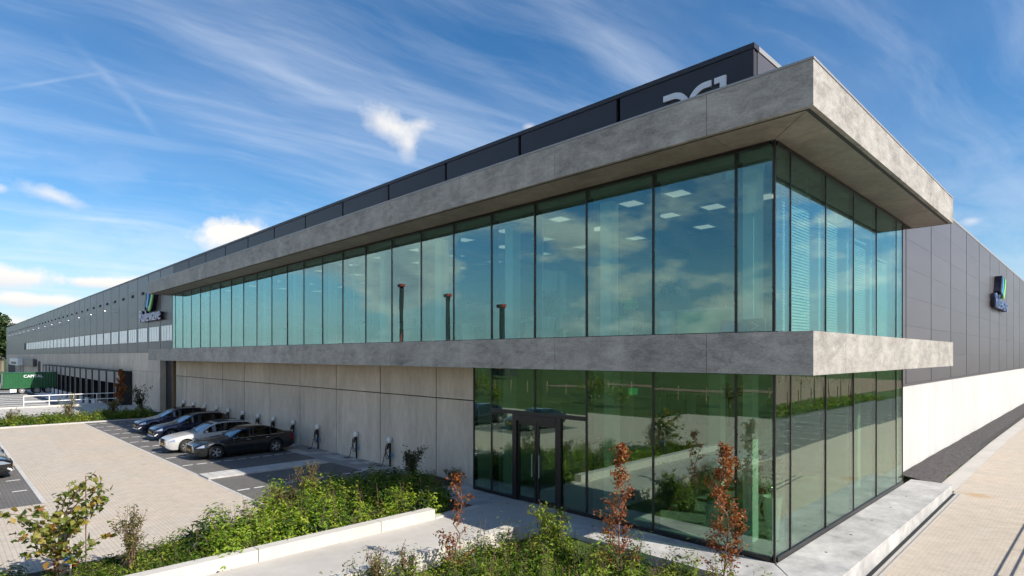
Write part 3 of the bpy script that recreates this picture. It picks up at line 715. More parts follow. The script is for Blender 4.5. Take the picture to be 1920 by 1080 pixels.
for k in range(15):
    x = -61.7 - k * 3.815
    d = bpy.data.objects.new('dock_bay', None); COL.objects.link(d); d.parent = HALL; d.location = (x, HY, 0)
    for n, me in dk.items(): link(n.strip(), me, d)
MB().box(-117.2, -59.85, HY - .02, HY + .045, -.9, 3.64).build('dock_back', 'wall_concrete', HALL)
MB().box(-59.95, -59.75, -.78, HY - .03, -.9, 3.58).build('dock_cheek', 'black', HALL)
# painted guide lines in front of the docks
gl = MB().box(-.35, .35, -8.8, -3.9, 0, .004).mesh('dock_marking', 'white_paint')
for k in range(13): struct(link('dock_marking', gl, None, (-63.9 - k * 3.815, 0, zf(-66, 0) + .012 if k else zf(-63.9, 0) + .05)))
# far entrance at the hall's end
MB().box(-189, -172, HY - .08, HY - .01, -.5, 2.9).build('far_gate', 'black', HALL)
MB().box(-130, -127, HY - .08, HY - .01, -.5, 4.0).build('far_door', 'black', HALL)
for x0, x1 in ((-171, -160), (-159, -154)): MB().box(x0, x1, HY - .08, HY - .01, -.5, 2.9).build('far_gate', 'dockpanel', HALL)
sg = tag(MB().box(-168, -150, -1.2, -.4, 3.0, 4.4).build('canopy_sign', 'white_metal'), 'white canopy sign over the far doors at the end of the hall', 'sign')
MB().box(-164, -153, -1.24, -1.205, 3.2, 3.7).build('sign_lettering', 'sign_navy', sg)
o = tag(MB().box(-149, -132, -.5, -.1, 3.0, 4.35).build('canopy_box', 'clad'), 'grey canopy beside the white sign at the far doors', 'canopy')

# ================================================================== lettered signs
def stroke(b, pts, wd, y0, y1):
    n = len(pts); L = []; Rr = []
    for i, p in enumerate(pts):
        d = Vector(pts[min(i + 1, n - 1)]) - Vector(pts[max(i - 1, 0)]); d.normalize(); q = Vector((-d.y, d.x)) * wd / 2
        L.append(Vector(p) + q); Rr.append(Vector(p) - q)
    o = len(b.v)
    for y in (y0, y1):
        for i in range(n): b.v.append((L[i].x, y, L[i].y)); b.v.append((Rr[i].x, y, Rr[i].y))
    N = 2 * n
    for i in range(n - 1):
        a = o + 2 * i; b.f += [(a, a + 1, a + 3, a + 2), (a + N, a + N + 2, a + N + 3, a + N + 1), (a, a + 2, a + N + 2, a + N), (a + 1, a + N + 1, a + N + 3, a + 3)]
    b.f += [(o, o + N, o + N + 1, o + 1), (o + N - 2, o + N - 1, o + 2 * N - 1, o + 2 * N - 2)]
simple('sign_letter_blue', (.13, .19, .36), .35, var=0)
def wave_sign(loc, rz, scale, label, face='sign_letter'):
    s = empty('lettered_sign', label, 'sign', loc, rz); s.scale = (scale[0], 1, scale[1])
    me = text_mesh('Rulewave', 1.75, .16, face, -.012)
    xs = [v.co.x for v in me.vertices]; k = 6.7 / max(xs)
    for v in me.vertices: v.co = (v.co.x * k, -v.co.z * .3 - .30, v.co.y)
    lt = link('lettering', me, s)
    me2 = me.copy(); me2.materials.clear(); me2.materials.append(M['sign_navy'])
    for v in me2.vertices: v.co = (v.co.x, (v.co.y + .30) * 2.2 - .16, v.co.z)
    link('letter_sides', me2, s)
    for i, (m, dx) in enumerate((('sign_navy', 0), ('sign_blue', .75), ('sign_green', 1.75))):
        b = MB(); x = 1.7 + dx
        stroke(b, [(x + 1.25, 2.75), (x + 1.05, 2.2), (x + .75, 1.75), (x + .35, 1.45 - .1 * i), (x - .1, 1.4 - .1 * i)] if i == 2 else [(x + 1.0, 2.75), (x + .85, 2.2), (x + .6, 1.7), (x + .35, 1.35)], .52, -.42, -.32); b.build('wave_stroke', m, s)
        b = MB(); stroke(b, [(x + 1.25, 2.75), (x + 1.05, 2.2), (x + .75, 1.75), (x + .35, 1.45 - .1 * i), (x - .1, 1.4 - .1 * i)] if i == 2 else [(x + 1.0, 2.75), (x + .85, 2.2), (x + .6, 1.7), (x + .35, 1.35)], .5, -.31, -.02); b.build('stroke_side', 'sign_navy', s)
    return s
wave_sign((-55.6, HY, 8.0), 0, (1, .86), 'raised Rulewave lettering with blue and green wave strokes on the front hall wall')
wave_sign((HX, 38.2, 8.35), R(90), (1.0, .84), 'raised Rulewave lettering with wave strokes on the sunlit side wall', 'sign_letter_blue')
DC = empty('roof_lettering', 'large grey DC1 lettering on the dark parapet above the roof band', 'sign', (0, HY - .01, 0))
def arc(cx, cz, r, a0, a1, n=10): return [(cx + r * math.cos(R(a0 + (a1 - a0) * i / n)), cz + r * math.sin(R(a0 + (a1 - a0) * i / n))) for i in range(n + 1)]
b = MB(); stroke(b, [(-2.82, 11.64)] + [(-2.55, 11.64)] + arc(-2.55, 11.24, .40, 80, 0, 8) + [(-2.15, 10.95)] + arc(-2.5, 10.9, .35, -10, -85, 6) + [(-2.82, 10.55)], .15, -.06, 0); b.build('letter', 'sign_white', DC)
b = MB(); stroke(b, [(-1.52, 11.64), (-1.68, 11.64)] + arc(-1.68, 11.26, .38, 95, 180, 8) + [(-2.06, 10.95)] + arc(-1.7, 10.9, .36, 190, 265, 6) + [(-1.5, 10.55)], .15, -.06, 0); b.build('letter', 'sign_white', DC)
b = MB(); b.box(-1.30, -1.15, -.06, 0, 10.5, 11.72); b.box(-1.44, -1.30, -.06, 0, 11.58, 11.72); b.build('letter', 'sign_white', DC)

# ================================================================== cars
def interp(pts, s):
    xs = [p[0] for p in pts]; return float(np.interp(s, xs, [p[1] for p in pts]))
def smooth_interp(pts):
    xs = np.array([p[0] for p in pts]); ys = np.array([p[1] for p in pts])
    dense = np.linspace(xs[0], xs[-1], 400); v = np.interp(dense, xs, ys)
    k = np.hanning(23); k /= k.sum(); pv = np.pad(v, 11, mode='edge'); sm = np.convolve(pv, k, 'valid')
    sm[:4] = v[:4]; sm[-4:] = v[-4:]
    return lambda s: float(np.interp(s, dense, sm))
def wheel_meshes(r, spokes=5, rimm='rim'):
    ty = MB().lathe([(r * .66, -.11), (r * .93, -.115), (r, -.085), (r, .085), (r * .93, .115), (r * .66, .11)], 28, 'x'); ty.f = ty.f[:-2]
    rim = MB().lathe([(r * .68, -.10), (r * .68, .085), (r * .63, .09), (r * .60, .04), (r * .12, .03), (r * .12, .06)], 24, 'x')
    rim.f = rim.f[:24 * 3]
    hub = MB().lathe([(r * .14, .02), (r * .14, .075), (r * .08, .085)], 12, 'x')
    for k in range(spokes):
        for da in (-.13, .13):
            a = 2 * math.pi * k / spokes; c0 = Vector((.075, math.cos(a) * r * .1, math.sin(a) * r * .1)); c1 = Vector((.085, math.cos(a + da) * r * .65, math.sin(a + da) * r * .65))
            t = Vector((0, -math.sin(a), math.cos(a))) * r * .055; dx = Vector((.03, 0, 0))
            hub.add([c0 - t - dx, c0 + t - dx, c1 + t - dx, c1 - t - dx, c0 - t, c0 + t, c1 + t, c1 - t], [(4, 5, 6, 7), (0, 1, 5, 4), (1, 2, 6, 5), (2, 3, 7, 6), (3, 0, 4, 7)])
    disc = MB().lathe([(r * .64, -.02), (r * .64, .0)], 20, 'x')
    return ty.mesh('tyre', 'rubber', True), rim.mesh('rim', rimm), hub.mesh('spokes', rimm), disc.mesh('brake_disc', 'black')
def make_car(label, spec, paint_m, loc, rz, group='cars parked by the office'):
    L, W, top, belt, hw, fa, ra, wr, cowl, rf, rr, tr = (spec[k] for k in ('L', 'W', 'top', 'belt', 'hw', 'fa', 'ra', 'wr', 'cowl', 'rf', 'rr', 'tr'))
    root = empty('parked_car', label, 'car', loc, rz, group); root.scale = (.93, .925, .925)
    TF, BF, HF = smooth_interp(top), smooth_interp(belt), smooth_interp(hw)
    S = sorted(set(np.round(np.concatenate([np.linspace(0, L, 74), [.02, .05, .1, L - .02, L - .05, L - .1, cowl, rf, rr, tr], fa + np.linspace(-wr - .07, wr + .07, 19), ra + np.linspace(-wr - .07, wr + .07, 19)]), 4)))
    S = [s for s in S if 0 <= s <= L]
    arch = wr + .055
    rows = []
    for s in S:
        h = HF(s) * W / 2; zt = TF(s); zb_ = BF(s); zb_ = min(zb_, zt - .012)
        bot = .19 + .12 * max(0, 1 - s / .35) ** 2 + .16 * max(0, 1 - (L - s) / .6) ** 2
        for a in (fa, ra):
            d = abs(s - a)
            if d < arch: bot = max(bot, wr + math.sqrt(arch * arch - d * d))
        g = min(1, max(0, (zt - zb_ - .06) / .34))
        z1 = max(.34, bot + .015); z2 = max(.60, bot + .03); z2 = min(z2, zb_ - .03); z1 = min(z1, z2 - .01)
        z5 = zb_ + .02 + max(0.004, (zt - .075 - zb_ - .02)) if zt - zb_ > .12 else zb_ + .6 * (zt - zb_)
        fl = .02 if bot > .4 else 0
        rows.append([(h * .93 + fl, bot), (h * .985 + fl, z1), (h + fl * .6, z2), (h * .965, zb_ - .015), (h * .935, zb_ + .004), (h * (.935 - .215 * g), z5), (h * (.80 - .15 * g), zt - .022), (h * .42, zt - .004), (0, zt)])
    n = len(rows[0]); NS = len(S)
    def vert(i, j, side): y, z = rows[i][j]; return (side * y, S[i] - L / 2, z)
    groups = {}
    def put(nm, q):
        groups.setdefault(nm, []).append(q)
    bp = spec['pillar']
    for i in range(NS - 1):
        sm = (S[i] + S[i + 1]) / 2; zt = TF(sm); zb_ = BF(sm)
        for side in (1, -1):
            for j in range(n - 1):
                q = [vert(i, j, side), vert(i + 1, j, side), vert(i + 1, j + 1, side), vert(i, j + 1, side)]
                if side > 0: q = q[::-1]
                nm = 'body'
                if j == 4 and zt - zb_ > .19 and cowl + .12 < sm < tr - spec.get('tq', .12):
                    k_ = [q_ for q_, p in enumerate(bp) if abs(sm - p) < .045]; nm = 'pillar_trim_%d%d' % (side, k_[0]) if k_ else 'side_window_%d%d' % (side, sum(sm > p for p in bp))
                elif j >= 6 and cowl + .03 < sm < rf: nm = 'windscreen'
                elif j >= 6 and rr < sm < tr - .04: nm = 'rear_window'
                elif j in (2,) and .07 < sm < .40 and zb_ > .5: nm = 'headlight_%d' % side
                elif j == 2 and L - .30 < sm < L - .02: nm = 'tail_light_%d' % side
                put(nm, q)
    for i, flip in ((0, False), (NS - 1, True)):
        ring = [vert(i, j, 1) for j in range(n)] + [vert(i, j, -1) for j in range(n - 2, -1, -1)]
        put('body', ring if not flip else ring[::-1])
    mats = {'body': paint_m, 'pillar_trim': 'black', 'windscreen': 'car_glass', 'rear_window': 'car_glass', 'headlight': 'headlight', 'tail_light': 'taillight', 'side_window': 'car_glass'}
    for nm, qs in groups.items():
        base = nm.rsplit('_', 1)[0] if nm[-1].isdigit() else nm
        idx = {}; V = []; F = []
        for q in qs:
            f = []
            for p in q:
                k = tuple(round(c, 4) for c in p)
                if k not in idx: idx[k] = len(V); V.append(p)
                if not f or f[-1] != idx[k]: f.append(idx[k])
            if len(set(f)) >= 3: F.append(tuple(dict.fromkeys(f)))
        me = bpy.data.meshes.new(base); me.from_pydata(V, [], F); me.materials.append(M[mats[base]])
        me.polygons.foreach_set('use_smooth', [len(p.vertices) < 5 for p in me.polygons]); me.update(); link(base, me, root)
    # cabin interior, dark floor and wheel housings
    MB().box(-W * .40, W * .40, -L / 2 + .25, L / 2 - .25, .22, .62).build('underbody', 'black', root)
    cab = MB()
    for x in (-.38, .38): cab.box(x - .24, x + .24, cowl - L / 2 + .95, cowl - L / 2 + 1.1, .6, 1.12); cab.box(x - .24, x + .24, cowl - L / 2 + .5, cowl - L / 2 + 1.0, .5, .62)
    cab.box(-.65, .65, cowl - L / 2 + 1.75, cowl - L / 2 + 1.9, .6, 1.08); cab.build('seats', 'black', root)
    tm, rm, hm, dm = wheel_meshes(wr, spec.get('spokes', 5), spec.get('rimm', 'rim'))
    for s in (fa, ra):
        for side in (1, -1):
            wl = link('wheel', tm, root, (side * (W / 2 - .115), s - L / 2, wr)); wl.rotation_euler = (0, 0, 0 if side > 0 else math.pi)
            for q, nm in ((rm, 'rim'), (hm, 'spokes'), (dm, 'brake_disc')): link(nm, q, wl)
    # front: grille, lower intake, plate, badge strip
    y0 = -L / 2 - .012
    gw, gz0, gz1 = spec['grille']
    MB().prism([(-gw, y0), (gw, y0), (gw * .96, y0 + .05), (-gw * .96, y0 + .05)], gz0, gz1).build('grille', 'black', root)
    if spec.get('chrome'): 
        c = MB(); c.box(-gw - .03, gw + .03, y0 - .012, y0 + .03, gz1, gz1 + .035); c.box(-gw - .03, -gw, y0 - .012, y0 + .03, gz0, gz1); c.box(gw, gw + .03, y0 - .012, y0 + .03, gz0, gz1); c.build('grille_frame', 'chrome', root)
    if spec.get('blade'):
        c = MB(); hx = HF(.1) * W / 2
        c.tube([(-hx * 1.02, y0 + .20, .43), (-hx * .9, y0 + .03, .31), (-.4, y0 - .015, .29), (.4, y0 - .015, .29), (hx * .9, y0 + .03, .31), (hx * 1.02, y0 + .20, .43)], .042, 6); c.build('bumper_blade', 'white_metal', root)
    MB().box(-gw * 1.25, gw * 1.25, y0 - .008, y0 + .04, .27, .37).build('lower_intake', 'black', root)
    MB().box(-.26, .26, y0 - .035, y0 - .013, .42, .53).build('number_plate', 'plate', root)
    MB().box(-.26, .26, L / 2 + .004, L / 2 + .02, .70, .81).build('number_plate', 'plate', root)
    for side in (1, -1):
        hb = HF(cowl + .35) * W / 2; zb_ = BF(cowl + .35); mm = MB()
        for r_, xx in ((.02, 0), (.075, .03), (.085, .10), (.07, .19), (.03, .23)): pass
        mm.lathe([(.02, 0), (.07, .03), (.085, .09), (.08, .16), (.03, .20)], 12, 'x')
        mm.v = [(side * (hb - .02 + x), cowl + .38 - L / 2 + yy * .7, zb_ + .075 + zz * .8) for x, yy, zz in mm.v]; mm.build('mirror', paint_m, root, smooth=True)
        for p in spec['handles']:
            hh = HF(p) * W / 2; MB().box(side * hh * .985 - .02, side * hh * .985 + .02, p - L / 2 - .09, p - L / 2 + .09, BF(p) - .115, BF(p) - .085).build('door_handle', 'chrome' if spec.get('chrome') else paint_m, root)
        for p in spec['seams']:
            V = []
            for z, k in ((.30, .985), (.45, .993), (.60, 1.0), (BF(p) - .02, .966)):
                hh = HF(p) * W / 2 * k; V += [(side * (hh + .003), p - L / 2 - .004, z), (side * (hh + .003), p - L / 2 + .004, z)]
            MB().add(V, [(0, 1, 3, 2), (2, 3, 5, 4), (4, 5, 7, 6)]).build('door_seam', 'black', root)
        # sill and chrome strip under the windows
        pts = [(side * HF(s) * W / 2 * .938 + side * .004, s - L / 2, BF(s) + .008) for s in np.linspace(cowl + .2, tr - .1, 14)]
        MB().tube(pts, .009, 5).build('window_trim', 'chrome' if spec.get('chrome') else 'black', root)
    if spec.get('rails'):
        for side in (1, -1):
            pts = [(side * HF(s) * W / 2 * .68, s - L / 2, TF(s) + .012) for s in np.linspace(rf + .15, rr - .2, 12)]
            MB().tube(pts, .018, 5).build('roof_rail', 'chrome' if spec.get('chrome') else 'black', root)
    if spec.get('sunroof'):
        MB().box(-.40, .40, rf - L / 2 + .15, rf - L / 2 + .85, TF(rf + .5) - .012, TF(rf + .5) + .006).build('sunroof', 'black', root)
    MB().tube([(0, rr - L / 2 - .15, TF(rr - .15)), (0, rr - L / 2 + .02, TF(rr - .15) + .07)], .012, 5).build('aerial', 'black', root)
    return root
HWS = [(0, .68), (.12, .83), (.3, .91), (.6, .965), (1.1, .99), (2.0, 1.0), (3.6, 1.0), (4.2, .97), (4.6, .91), (4.8, .85), (4.92, .76)]
SEDAN = dict(L=4.92, W=1.87, top=[(0, .60), (.04, .68), (.2, .765), (.6, .85), (1.2, .93), (1.55, .98), (1.75, 1.08), (2.25, 1.345), (2.55, 1.43), (2.95, 1.46), (3.35, 1.44), (3.75, 1.355), (4.15, 1.19), (4.4, 1.085), (4.7, 1.06), (4.87, 1.04), (4.92, .93)],
             belt=[(0, .59), (.3, .73), (.8, .83), (1.5, .905), (2.5, .94), (3.5, .965), (4.3, .985), (4.8, .96), (4.92, .9)], hw=HWS, fa=.93, ra=3.84, wr=.335, cowl=1.52, rf=2.42, rr=3.5, tr=4.36,
             pillar=(2.72, 3.62), grille=(.42, .36, .70), chrome=True, handles=(2.45, 3.4), seams=(1.62, 2.72, 3.66), tq=.30)
WAG = dict(L=4.63, W=1.86, top=[(0, .62), (.04, .70), (.2, .78), (.6, .87), (1.2, .95), (1.5, 1.0), (1.7, 1.10), (2.15, 1.34), (2.4, 1.43), (2.8, 1.475), (3.4, 1.465), (3.95, 1.42), (4.2, 1.36), (4.45, 1.10), (4.58, 1.0), (4.63, .88)],
           belt=[(0, .60), (.3, .74), (.8, .84), (1.5, .92), (2.5, .965), (3.5, 1.0), (4.2, 1.03), (4.55, .97), (4.63, .86)], hw=[(0, .70), (.12, .84), (.3, .91), (.6, .965), (1.1, .99), (2.0, 1.0), (3.4, 1.0), (4.0, .97), (4.4, .92), (4.63, .84)], fa=.90, ra=3.68, wr=.33,
           cowl=1.46, rf=2.32, rr=4.12, tr=4.5, pillar=(2.62, 3.46), grille=(.34, .48, .72), chrome=False, handles=(2.35, 3.25), seams=(1.55, 2.62, 3.5), rails=True, sunroof=True, spokes=7, tq=.22)
HATCH = dict(L=4.30, W=1.80, top=[(0, .60), (.04, .70), (.2, .79), (.6, .89), (1.1, .97), (1.35, 1.02), (1.55, 1.12), (2.0, 1.36), (2.3, 1.45), (2.7, 1.48), (3.4, 1.465), (3.85, 1.42), (4.0, 1.38), (4.18, 1.08), (4.27, .98), (4.30, .85)],
             belt=[(0, .59), (.3, .74), (.8, .85), (1.4, .93), (2.4, .965), (3.4, 1.0), (4.0, 1.02), (4.25, .95), (4.30, .84)], hw=[(0, .70), (.12, .84), (.3, .91), (.6, .965), (1.0, .99), (1.9, 1.0), (3.2, 1.0), (3.8, .97), (4.1, .93), (4.30, .84)], fa=.86, ra=3.48, wr=.32,
             cowl=1.32, rf=2.18, rr=3.92, tr=4.24, pillar=(2.48, 3.24), grille=(.55, .52, .66), blade=True, handles=(2.2, 3.05), seams=(1.42, 2.48, 3.26), rails=True, tq=.22)
ZC = .386
make_car('charcoal grey saloon car with silver wheels parked nearest the tile strip', SEDAN, 'paint_grey', (-23.85, -5.25 + 2.46 - .03, ZC), 0)
make_car('white estate car with open charging flap parked behind the grey saloon', WAG, 'paint_white', (-26.75, -5.65 + 2.32, ZC), 0)
make_car('dark blue hatchback parked between the white estate and the other blue hatchback', HATCH, 'paint_blue', (-31.8, -4.95 + 2.15, ZC), 0)
make_car('dark blue hatchback parked farthest away beside the hedge', HATCH, 'paint_blue', (-36.0, -4.8 + 2.15, ZC), 0)
make_car('black hatchback cut by the left picture edge across the driveway', HATCH, 'paint_black', (-24.9, -11.15 - 1.99, ZC), math.pi)
make_car('black saloon at the left picture edge behind the plane sapling leaves', SEDAN, 'paint_black', (-20.6, -12.0 - 2.28, ZC), math.pi)
make_car('silver estate parked across the driveway, mirrored in the lobby glass', WAG, 'paint_silver', (-27.8, -11.2 - 2.15, ZC), math.pi)
# ================================================================== charging posts
cpx = [-16.0, -18.75, -22.5, -25.25, -27.8, -30.0, -32.45, -34.95, -37.15, -39.55, -42.05, -44.5]
hd = MB().lathe([(.02, 0), (.085, .01), (.105, .08), (.105, .18), (.08, .23), (.02, .24)], 14).mesh('charger_head', 'white_metal', True)
pole = MB().box(-.035, .035, -.025, .025, 0, 1.02).mesh('post', 'rubber')
def cable(seed):
    r = random.Random(seed); b = MB(); pts = []
    for i in range(34):
        t = i / 33; a = t * math.pi * 2 * 2.6; rad = .21 - .04 * math.sin(t * 7)
        pts.append((math.cos(a) * rad * .75 - .03 + r.uniform(-.02, .02), -.07 - .05 * t, .66 + math.sin(a) * rad * 1.35 + r.uniform(-.02, .02)))
    pts += [(-.22, -.13, .5), (-.28, -.15, .2), (-.33, -.2, .03), (-.55, -.3, .015)]
    return b.tube(pts, .017, 5).mesh('charging_cable', 'rubber')
tagm = MB().box(.10, .22, -.03, -.015, .42, .60).mesh('info_tag', 'cable_blue'); plug = MB().tube([(.0, -.06, .98), (.02, -.12, .86), (-.01, -.1, .74)], [.03, .035, .025], 8).mesh('charging_plug', 'black')
cabs = [cable(i) for i in range(4)]
for i, x in enumerate(cpx):
    o = empty('charging_post', 'white headed charging post at the concrete wall, %s from the lobby glass' % ORD[i], 'charging post', (x, .36, .385), 0, 'charging posts along the wall')
    link('post', pole, o); link('charger_head', hd, o, (0, -.03, 1.0)); link('charging_cable', cabs[i % 4], o); link('charging_plug', plug, o); link('info_tag', tagm, o)
b = MB(); b.tube([(-25.78, -4.3, 1.05), (-25.70, -4.25, 1.02), (-25.66, -4.12, .96), (-25.70, -4.0, .9), (-25.62, -3.8, .55), (-25.4, -3.2, .41), (-25.3, -1.0, .40), (-25.3, .2, .42)], .02, 6)
o = tag(b.build('charging_cable', 'rubber'), 'black charging cable plugged into the white estate car', 'cable')

# ================================================================== truck, railing
TR = empty('container_trailer', 'green shipping container on a low trailer backed up to the docks', 'truck', (-103.4, -3.55, -.43))
cont = MB(); ny = 36
for sx_ in (1.22, -1.22):
    V = []
    for i in range(ny * 2 + 1):
        yy = -2.85 + 5.7 * i / (ny * 2); off = -.04 * ((i // 2) % 2) * (1 if sx_ > 0 else -1); V += [(sx_ + off, yy, .95), (sx_ + off, yy, 3.02)]
    cont.add(V, [(2 * i, 2 * i + 2, 2 * i + 3, 2 * i + 1) for i in range(ny * 2)])
cont.build('container_side', 'green_container', TR)
fr = MB(); fr.box(-1.24, 1.24, -3.0, 2.95, .85, .98); fr.box(-1.24, 1.24, -3.0, 2.95, 2.98, 3.08)
for x in (-1.24, 1.12):
    for y in (-3.0, 2.83): fr.box(x, x + .12, y, y + .12, .97, 2.99)
fr.box(-1.1, 1.1, -2.98, -2.9, .97, 2.99); fr.box(-1.1, 1.1, 2.85, 2.93, .97, 2.99); fr.build('container_frame', 'green_container', TR)
me = text_mesh('CAPITAL', .55, .004, 'sign_white', .01)
for v in me.vertices: v.co = (1.235 - v.co.z, v.co.x - .75, v.co.y + 2.35)
link('lettering', me, TR)
ch = MB(); ch.box(-.5, .5, -3.4, 2.6, .62, .84); ch.box(-1.1, 1.1, -3.5, -3.3, .55, .80); ch.build('chassis', 'rubber', TR)
tm, rm, hm, dm = wheel_meshes(.50, 8, 'steel')
for y in (-.9, .75, 2.0):
    for s_ in (1, -1):
        wl = link('wheel', tm, TR, (s_ * 1.05, y, .5)); wl.rotation_euler = (0, 0, 0 if s_ > 0 else math.pi); link('rim', rm, wl); link('brake_disc', dm, wl); link('spokes', hm, wl)
MB().box(.9, 1.15, -2.2, -1.5, .3, .75).build('side_box', 'white_metal', TR)
o = empty('white_trailer', 'white box trailer at the left picture edge behind the green container', 'trailer', (-108.0, -9.6, -.43))
MB().box(-1.25, 1.25, -3, 3, .95, 2.9).build('box_body', 'white_metal', o); MB().box(-.5, .5, -3, 3, .6, .94).build('chassis', 'rubber', o)
for y in (-1.5, 1.5):
    for s_ in (1, -1):
        wl = link('wheel', tm, o, (s_ * 1.05, y, .5)); wl.rotation_euler = (0, 0, 0 if s_ > 0 else math.pi); link('rim', rm, wl)
rl = empty('guard_rail', 'white pipe guard rail on the kerb above the dock yard', 'railing', (-62.7, 0, 0))
for y in (-7.6, -5.8, -4.0, -2.2, -.5): MB().tube([(0, y, .38), (0, y, 1.42)], .035, 7).build('rail_post', 'white_metal', rl)
for z in (.9, 1.42): MB().tube([(0, -7.6, z), (0, -.5, z)], .035, 7).build('rail', 'white_metal', rl)
struct(MB().box(-62.9, -62.45, -30, .0, -.6, .5).build('yard_kerb', 'lowwall'))
for i, y in enumerate((-9.4, -11.8)): pass
# railing just out of frame on the right: its shadow crosses the side road
rl = empty('side_railing', 'steel two bar railing beside the side road casting its shadow on the paving', 'railing', (4.95, 0, 0))
for y in (2.0, 4.45, 6.9, 9.35, 11.8): MB().tube([(0, y, zf(5, y) - .05), (0, y, 1.25)], .018, 6).build('rail_post', 'steel', rl)
for z in (1.05, 1.25): MB().tube([(0, 2, z), (0, 12.4, z)], .022, 6).build('rail', 'steel', rl)

# ================================================================== plants
def leaf_mesh(name, P, N, size, material, aspect=.42, fold=.25, rseed=0, jit=.35, parent=None, rndv=None):
    r = np.random.default_rng(rseed); n = len(P); P = np.asarray(P); N = np.asarray(N, float) + r.normal(0, jit, (n, 3)); N /= np.linalg.norm(N, axis=1)[:, None] + 1e-9
    A = r.normal(0, 1, (n, 3)); A -= (A * N).sum(1)[:, None] * N; A /= np.linalg.norm(A, axis=1)[:, None] + 1e-9; B = np.cross(N, A)
    L = (np.asarray(size) * r.uniform(.65, 1.35, n))[:, None]; W = L * aspect
    v0 = P - A * L * .5; v2 = P + A * L * .5 - N * L * .12; m = P + A * L * .05; v1 = m + B * W * .5 + N * L * fold * .35; v3 = m - B * W * .5 + N * L * fold * .35
    V = np.stack([v0, v1, v2, v3], 1).reshape(-1, 3); me = bpy.data.meshes.new(name)
    me.vertices.add(4 * n); me.vertices.foreach_set('co', V.ravel())
    i = np.arange(n) * 4; T = np.stack([i, i + 1, i + 2, i, i + 2, i + 3], 1).ravel()
    me.loops.add(6 * n); me.loops.foreach_set('vertex_index', T.astype(np.int32)); me.polygons.add(2 * n)
    me.polygons.foreach_set('loop_start', np.arange(2 * n, dtype=np.int32) * 3); me.polygons.foreach_set('loop_total', np.full(2 * n, 3, np.int32))
    me.update(calc_edges=True); me.materials.append(M[material])
    rv = r.random(n) if rndv is None else np.clip(rndv + r.normal(0, .16, n), 0, 1)
    at = me.attributes.new('rnd', 'FLOAT', 'FACE'); at.data.foreach_set('value', np.repeat(rv, 2).astype(np.float32)); me.validate()
    return link(name, me, parent)
def clump_cloud(cs, per, r):
    """leaf points over many small domes: cs = (x,y,z0,radius,height)"""
    P, N, K = [], [], []
    for k, (x, y, z, rad, h) in enumerate(cs):
        n = int(per * rad * rad * 4 + per * rad * h * 2)
        d = r.normal(0, 1, (n, 3)); d[:, 2] = np.abs(d[:, 2]) * 1.1; d /= np.linalg.norm(d, axis=1)[:, None]
        rr = r.random(n) ** .35 * (1 + .18 * r.normal(0, 1, n))
        p = d * rr[:, None] * np.array([rad, rad, h]); P.append(p + np.array([x, y, z])); N.append(d * np.array([1, 1, 1.0]) + np.array([0, 0, .5])); K.append(np.full(n, r.random()))
    return np.concatenate(P), np.concatenate(N), np.concatenate(K)
def inpoly(p, poly):
    x, y = p; c = False; j = len(poly) - 1
    for i in range(len(poly)):
        xi, yi = poly[i]; xj, yj = poly[j]
        if (yi > y) != (yj > y) and x < (xj - xi) * (y - yi) / (yj - yi) + xi: c = not c
        j = i
    return c
def bed_soil(name, poly, z, h=.1):
    b = MB(); b.prism(poly, z - .4, z + h); return struct(b.build(name, 'soil'))
def stems(cs, r, n_per, rad=.006):
    b = MB()
    for (x, y, z, ra_, h) in cs:
        for _ in range(n_per):
            a = r.uniform(0, 6.28); q = r.uniform(.2, .9); b.tube([(x, y, z), (x + math.cos(a) * ra_ * q * .5, y + math.sin(a) * ra_ * q * .5, z + h * .55), (x + math.cos(a) * ra_ * q, y + math.sin(a) * ra_ * q, z + h * 1.02)], [rad, rad * .8, rad * .4], 4, False)
    return b
def planting(name, label, poly, z, dens, rad, hts, per, size, material, seed, mask=None, aspect=.36):
    r = np.random.default_rng(seed); xs = [p[0] for p in poly]; ys_ = [p[1] for p in poly]; area = (max(xs) - min(xs)) * (max(ys_) - min(ys_)); cs = []
    for _ in range(int(area * dens)):
        p = (r.uniform(min(xs), max(xs)), r.uniform(min(ys_), max(ys_)))
        if inpoly(p, poly) and (mask is None or r.random() < mask(*p)):
            cs.append((p[0], p[1], z, r.uniform(*rad), r.uniform(*hts)))
    P, N, K = clump_cloud(cs, per, r)
    o = leaf_mesh(name, P, N, size, material, aspect, rseed=seed, rndv=K); stuff(o, label, 'ground cover')
    st = stems(cs[:260], r, 2).build('stems', 'twig', o); stuff(st); return o
# bed left of the entrance path
polyA = [(-13.5, -6.05), (-13.5, .44), (-11.26, .44), (-11.26, -1.44), (-8.42, -1.44), (-8.42, -14.3), (-10.9, -14.3), (-10.9, -9.5), (-11.6, -6.05)]
bed_soil('planting_bed', polyA, .38, .06)
kb = MB(); kb.box(-13.62, -11.6, -6.15, -6.05, .2, .50); kb.box(-13.62, -13.5, -6.05, -.9, .2, .47); struct(kb.build('bed_kerb', 'kerbstone'))
polyA1 = [(-13.3, -5.9), (-13.3, -1.6), (-12.2, -.9), (-11.3, -1.7), (-8.6, -1.7), (-8.55, -9.0), (-10.6, -9.0), (-11.6, -6.0)]
planting('bed_plants', 'bright green leafy bed planting beside the white path wall', polyA1, .42, 6.2, (.22, .50), (.25, .90), 200, .115, 'leaf_bright', 11, lambda x, y: .95 if y < -1.9 else .5)
polyA2 = [(-10.7, -14), (-8.5, -14), (-8.5, -8.2), (-10.6, -8.2)]
planting('bed_plants', 'low green ground cover strip at the lower left beside the path wall', polyA2, .42, 14, (.18, .36), (.14, .40), 260, .085, 'leaf_bed', 12)
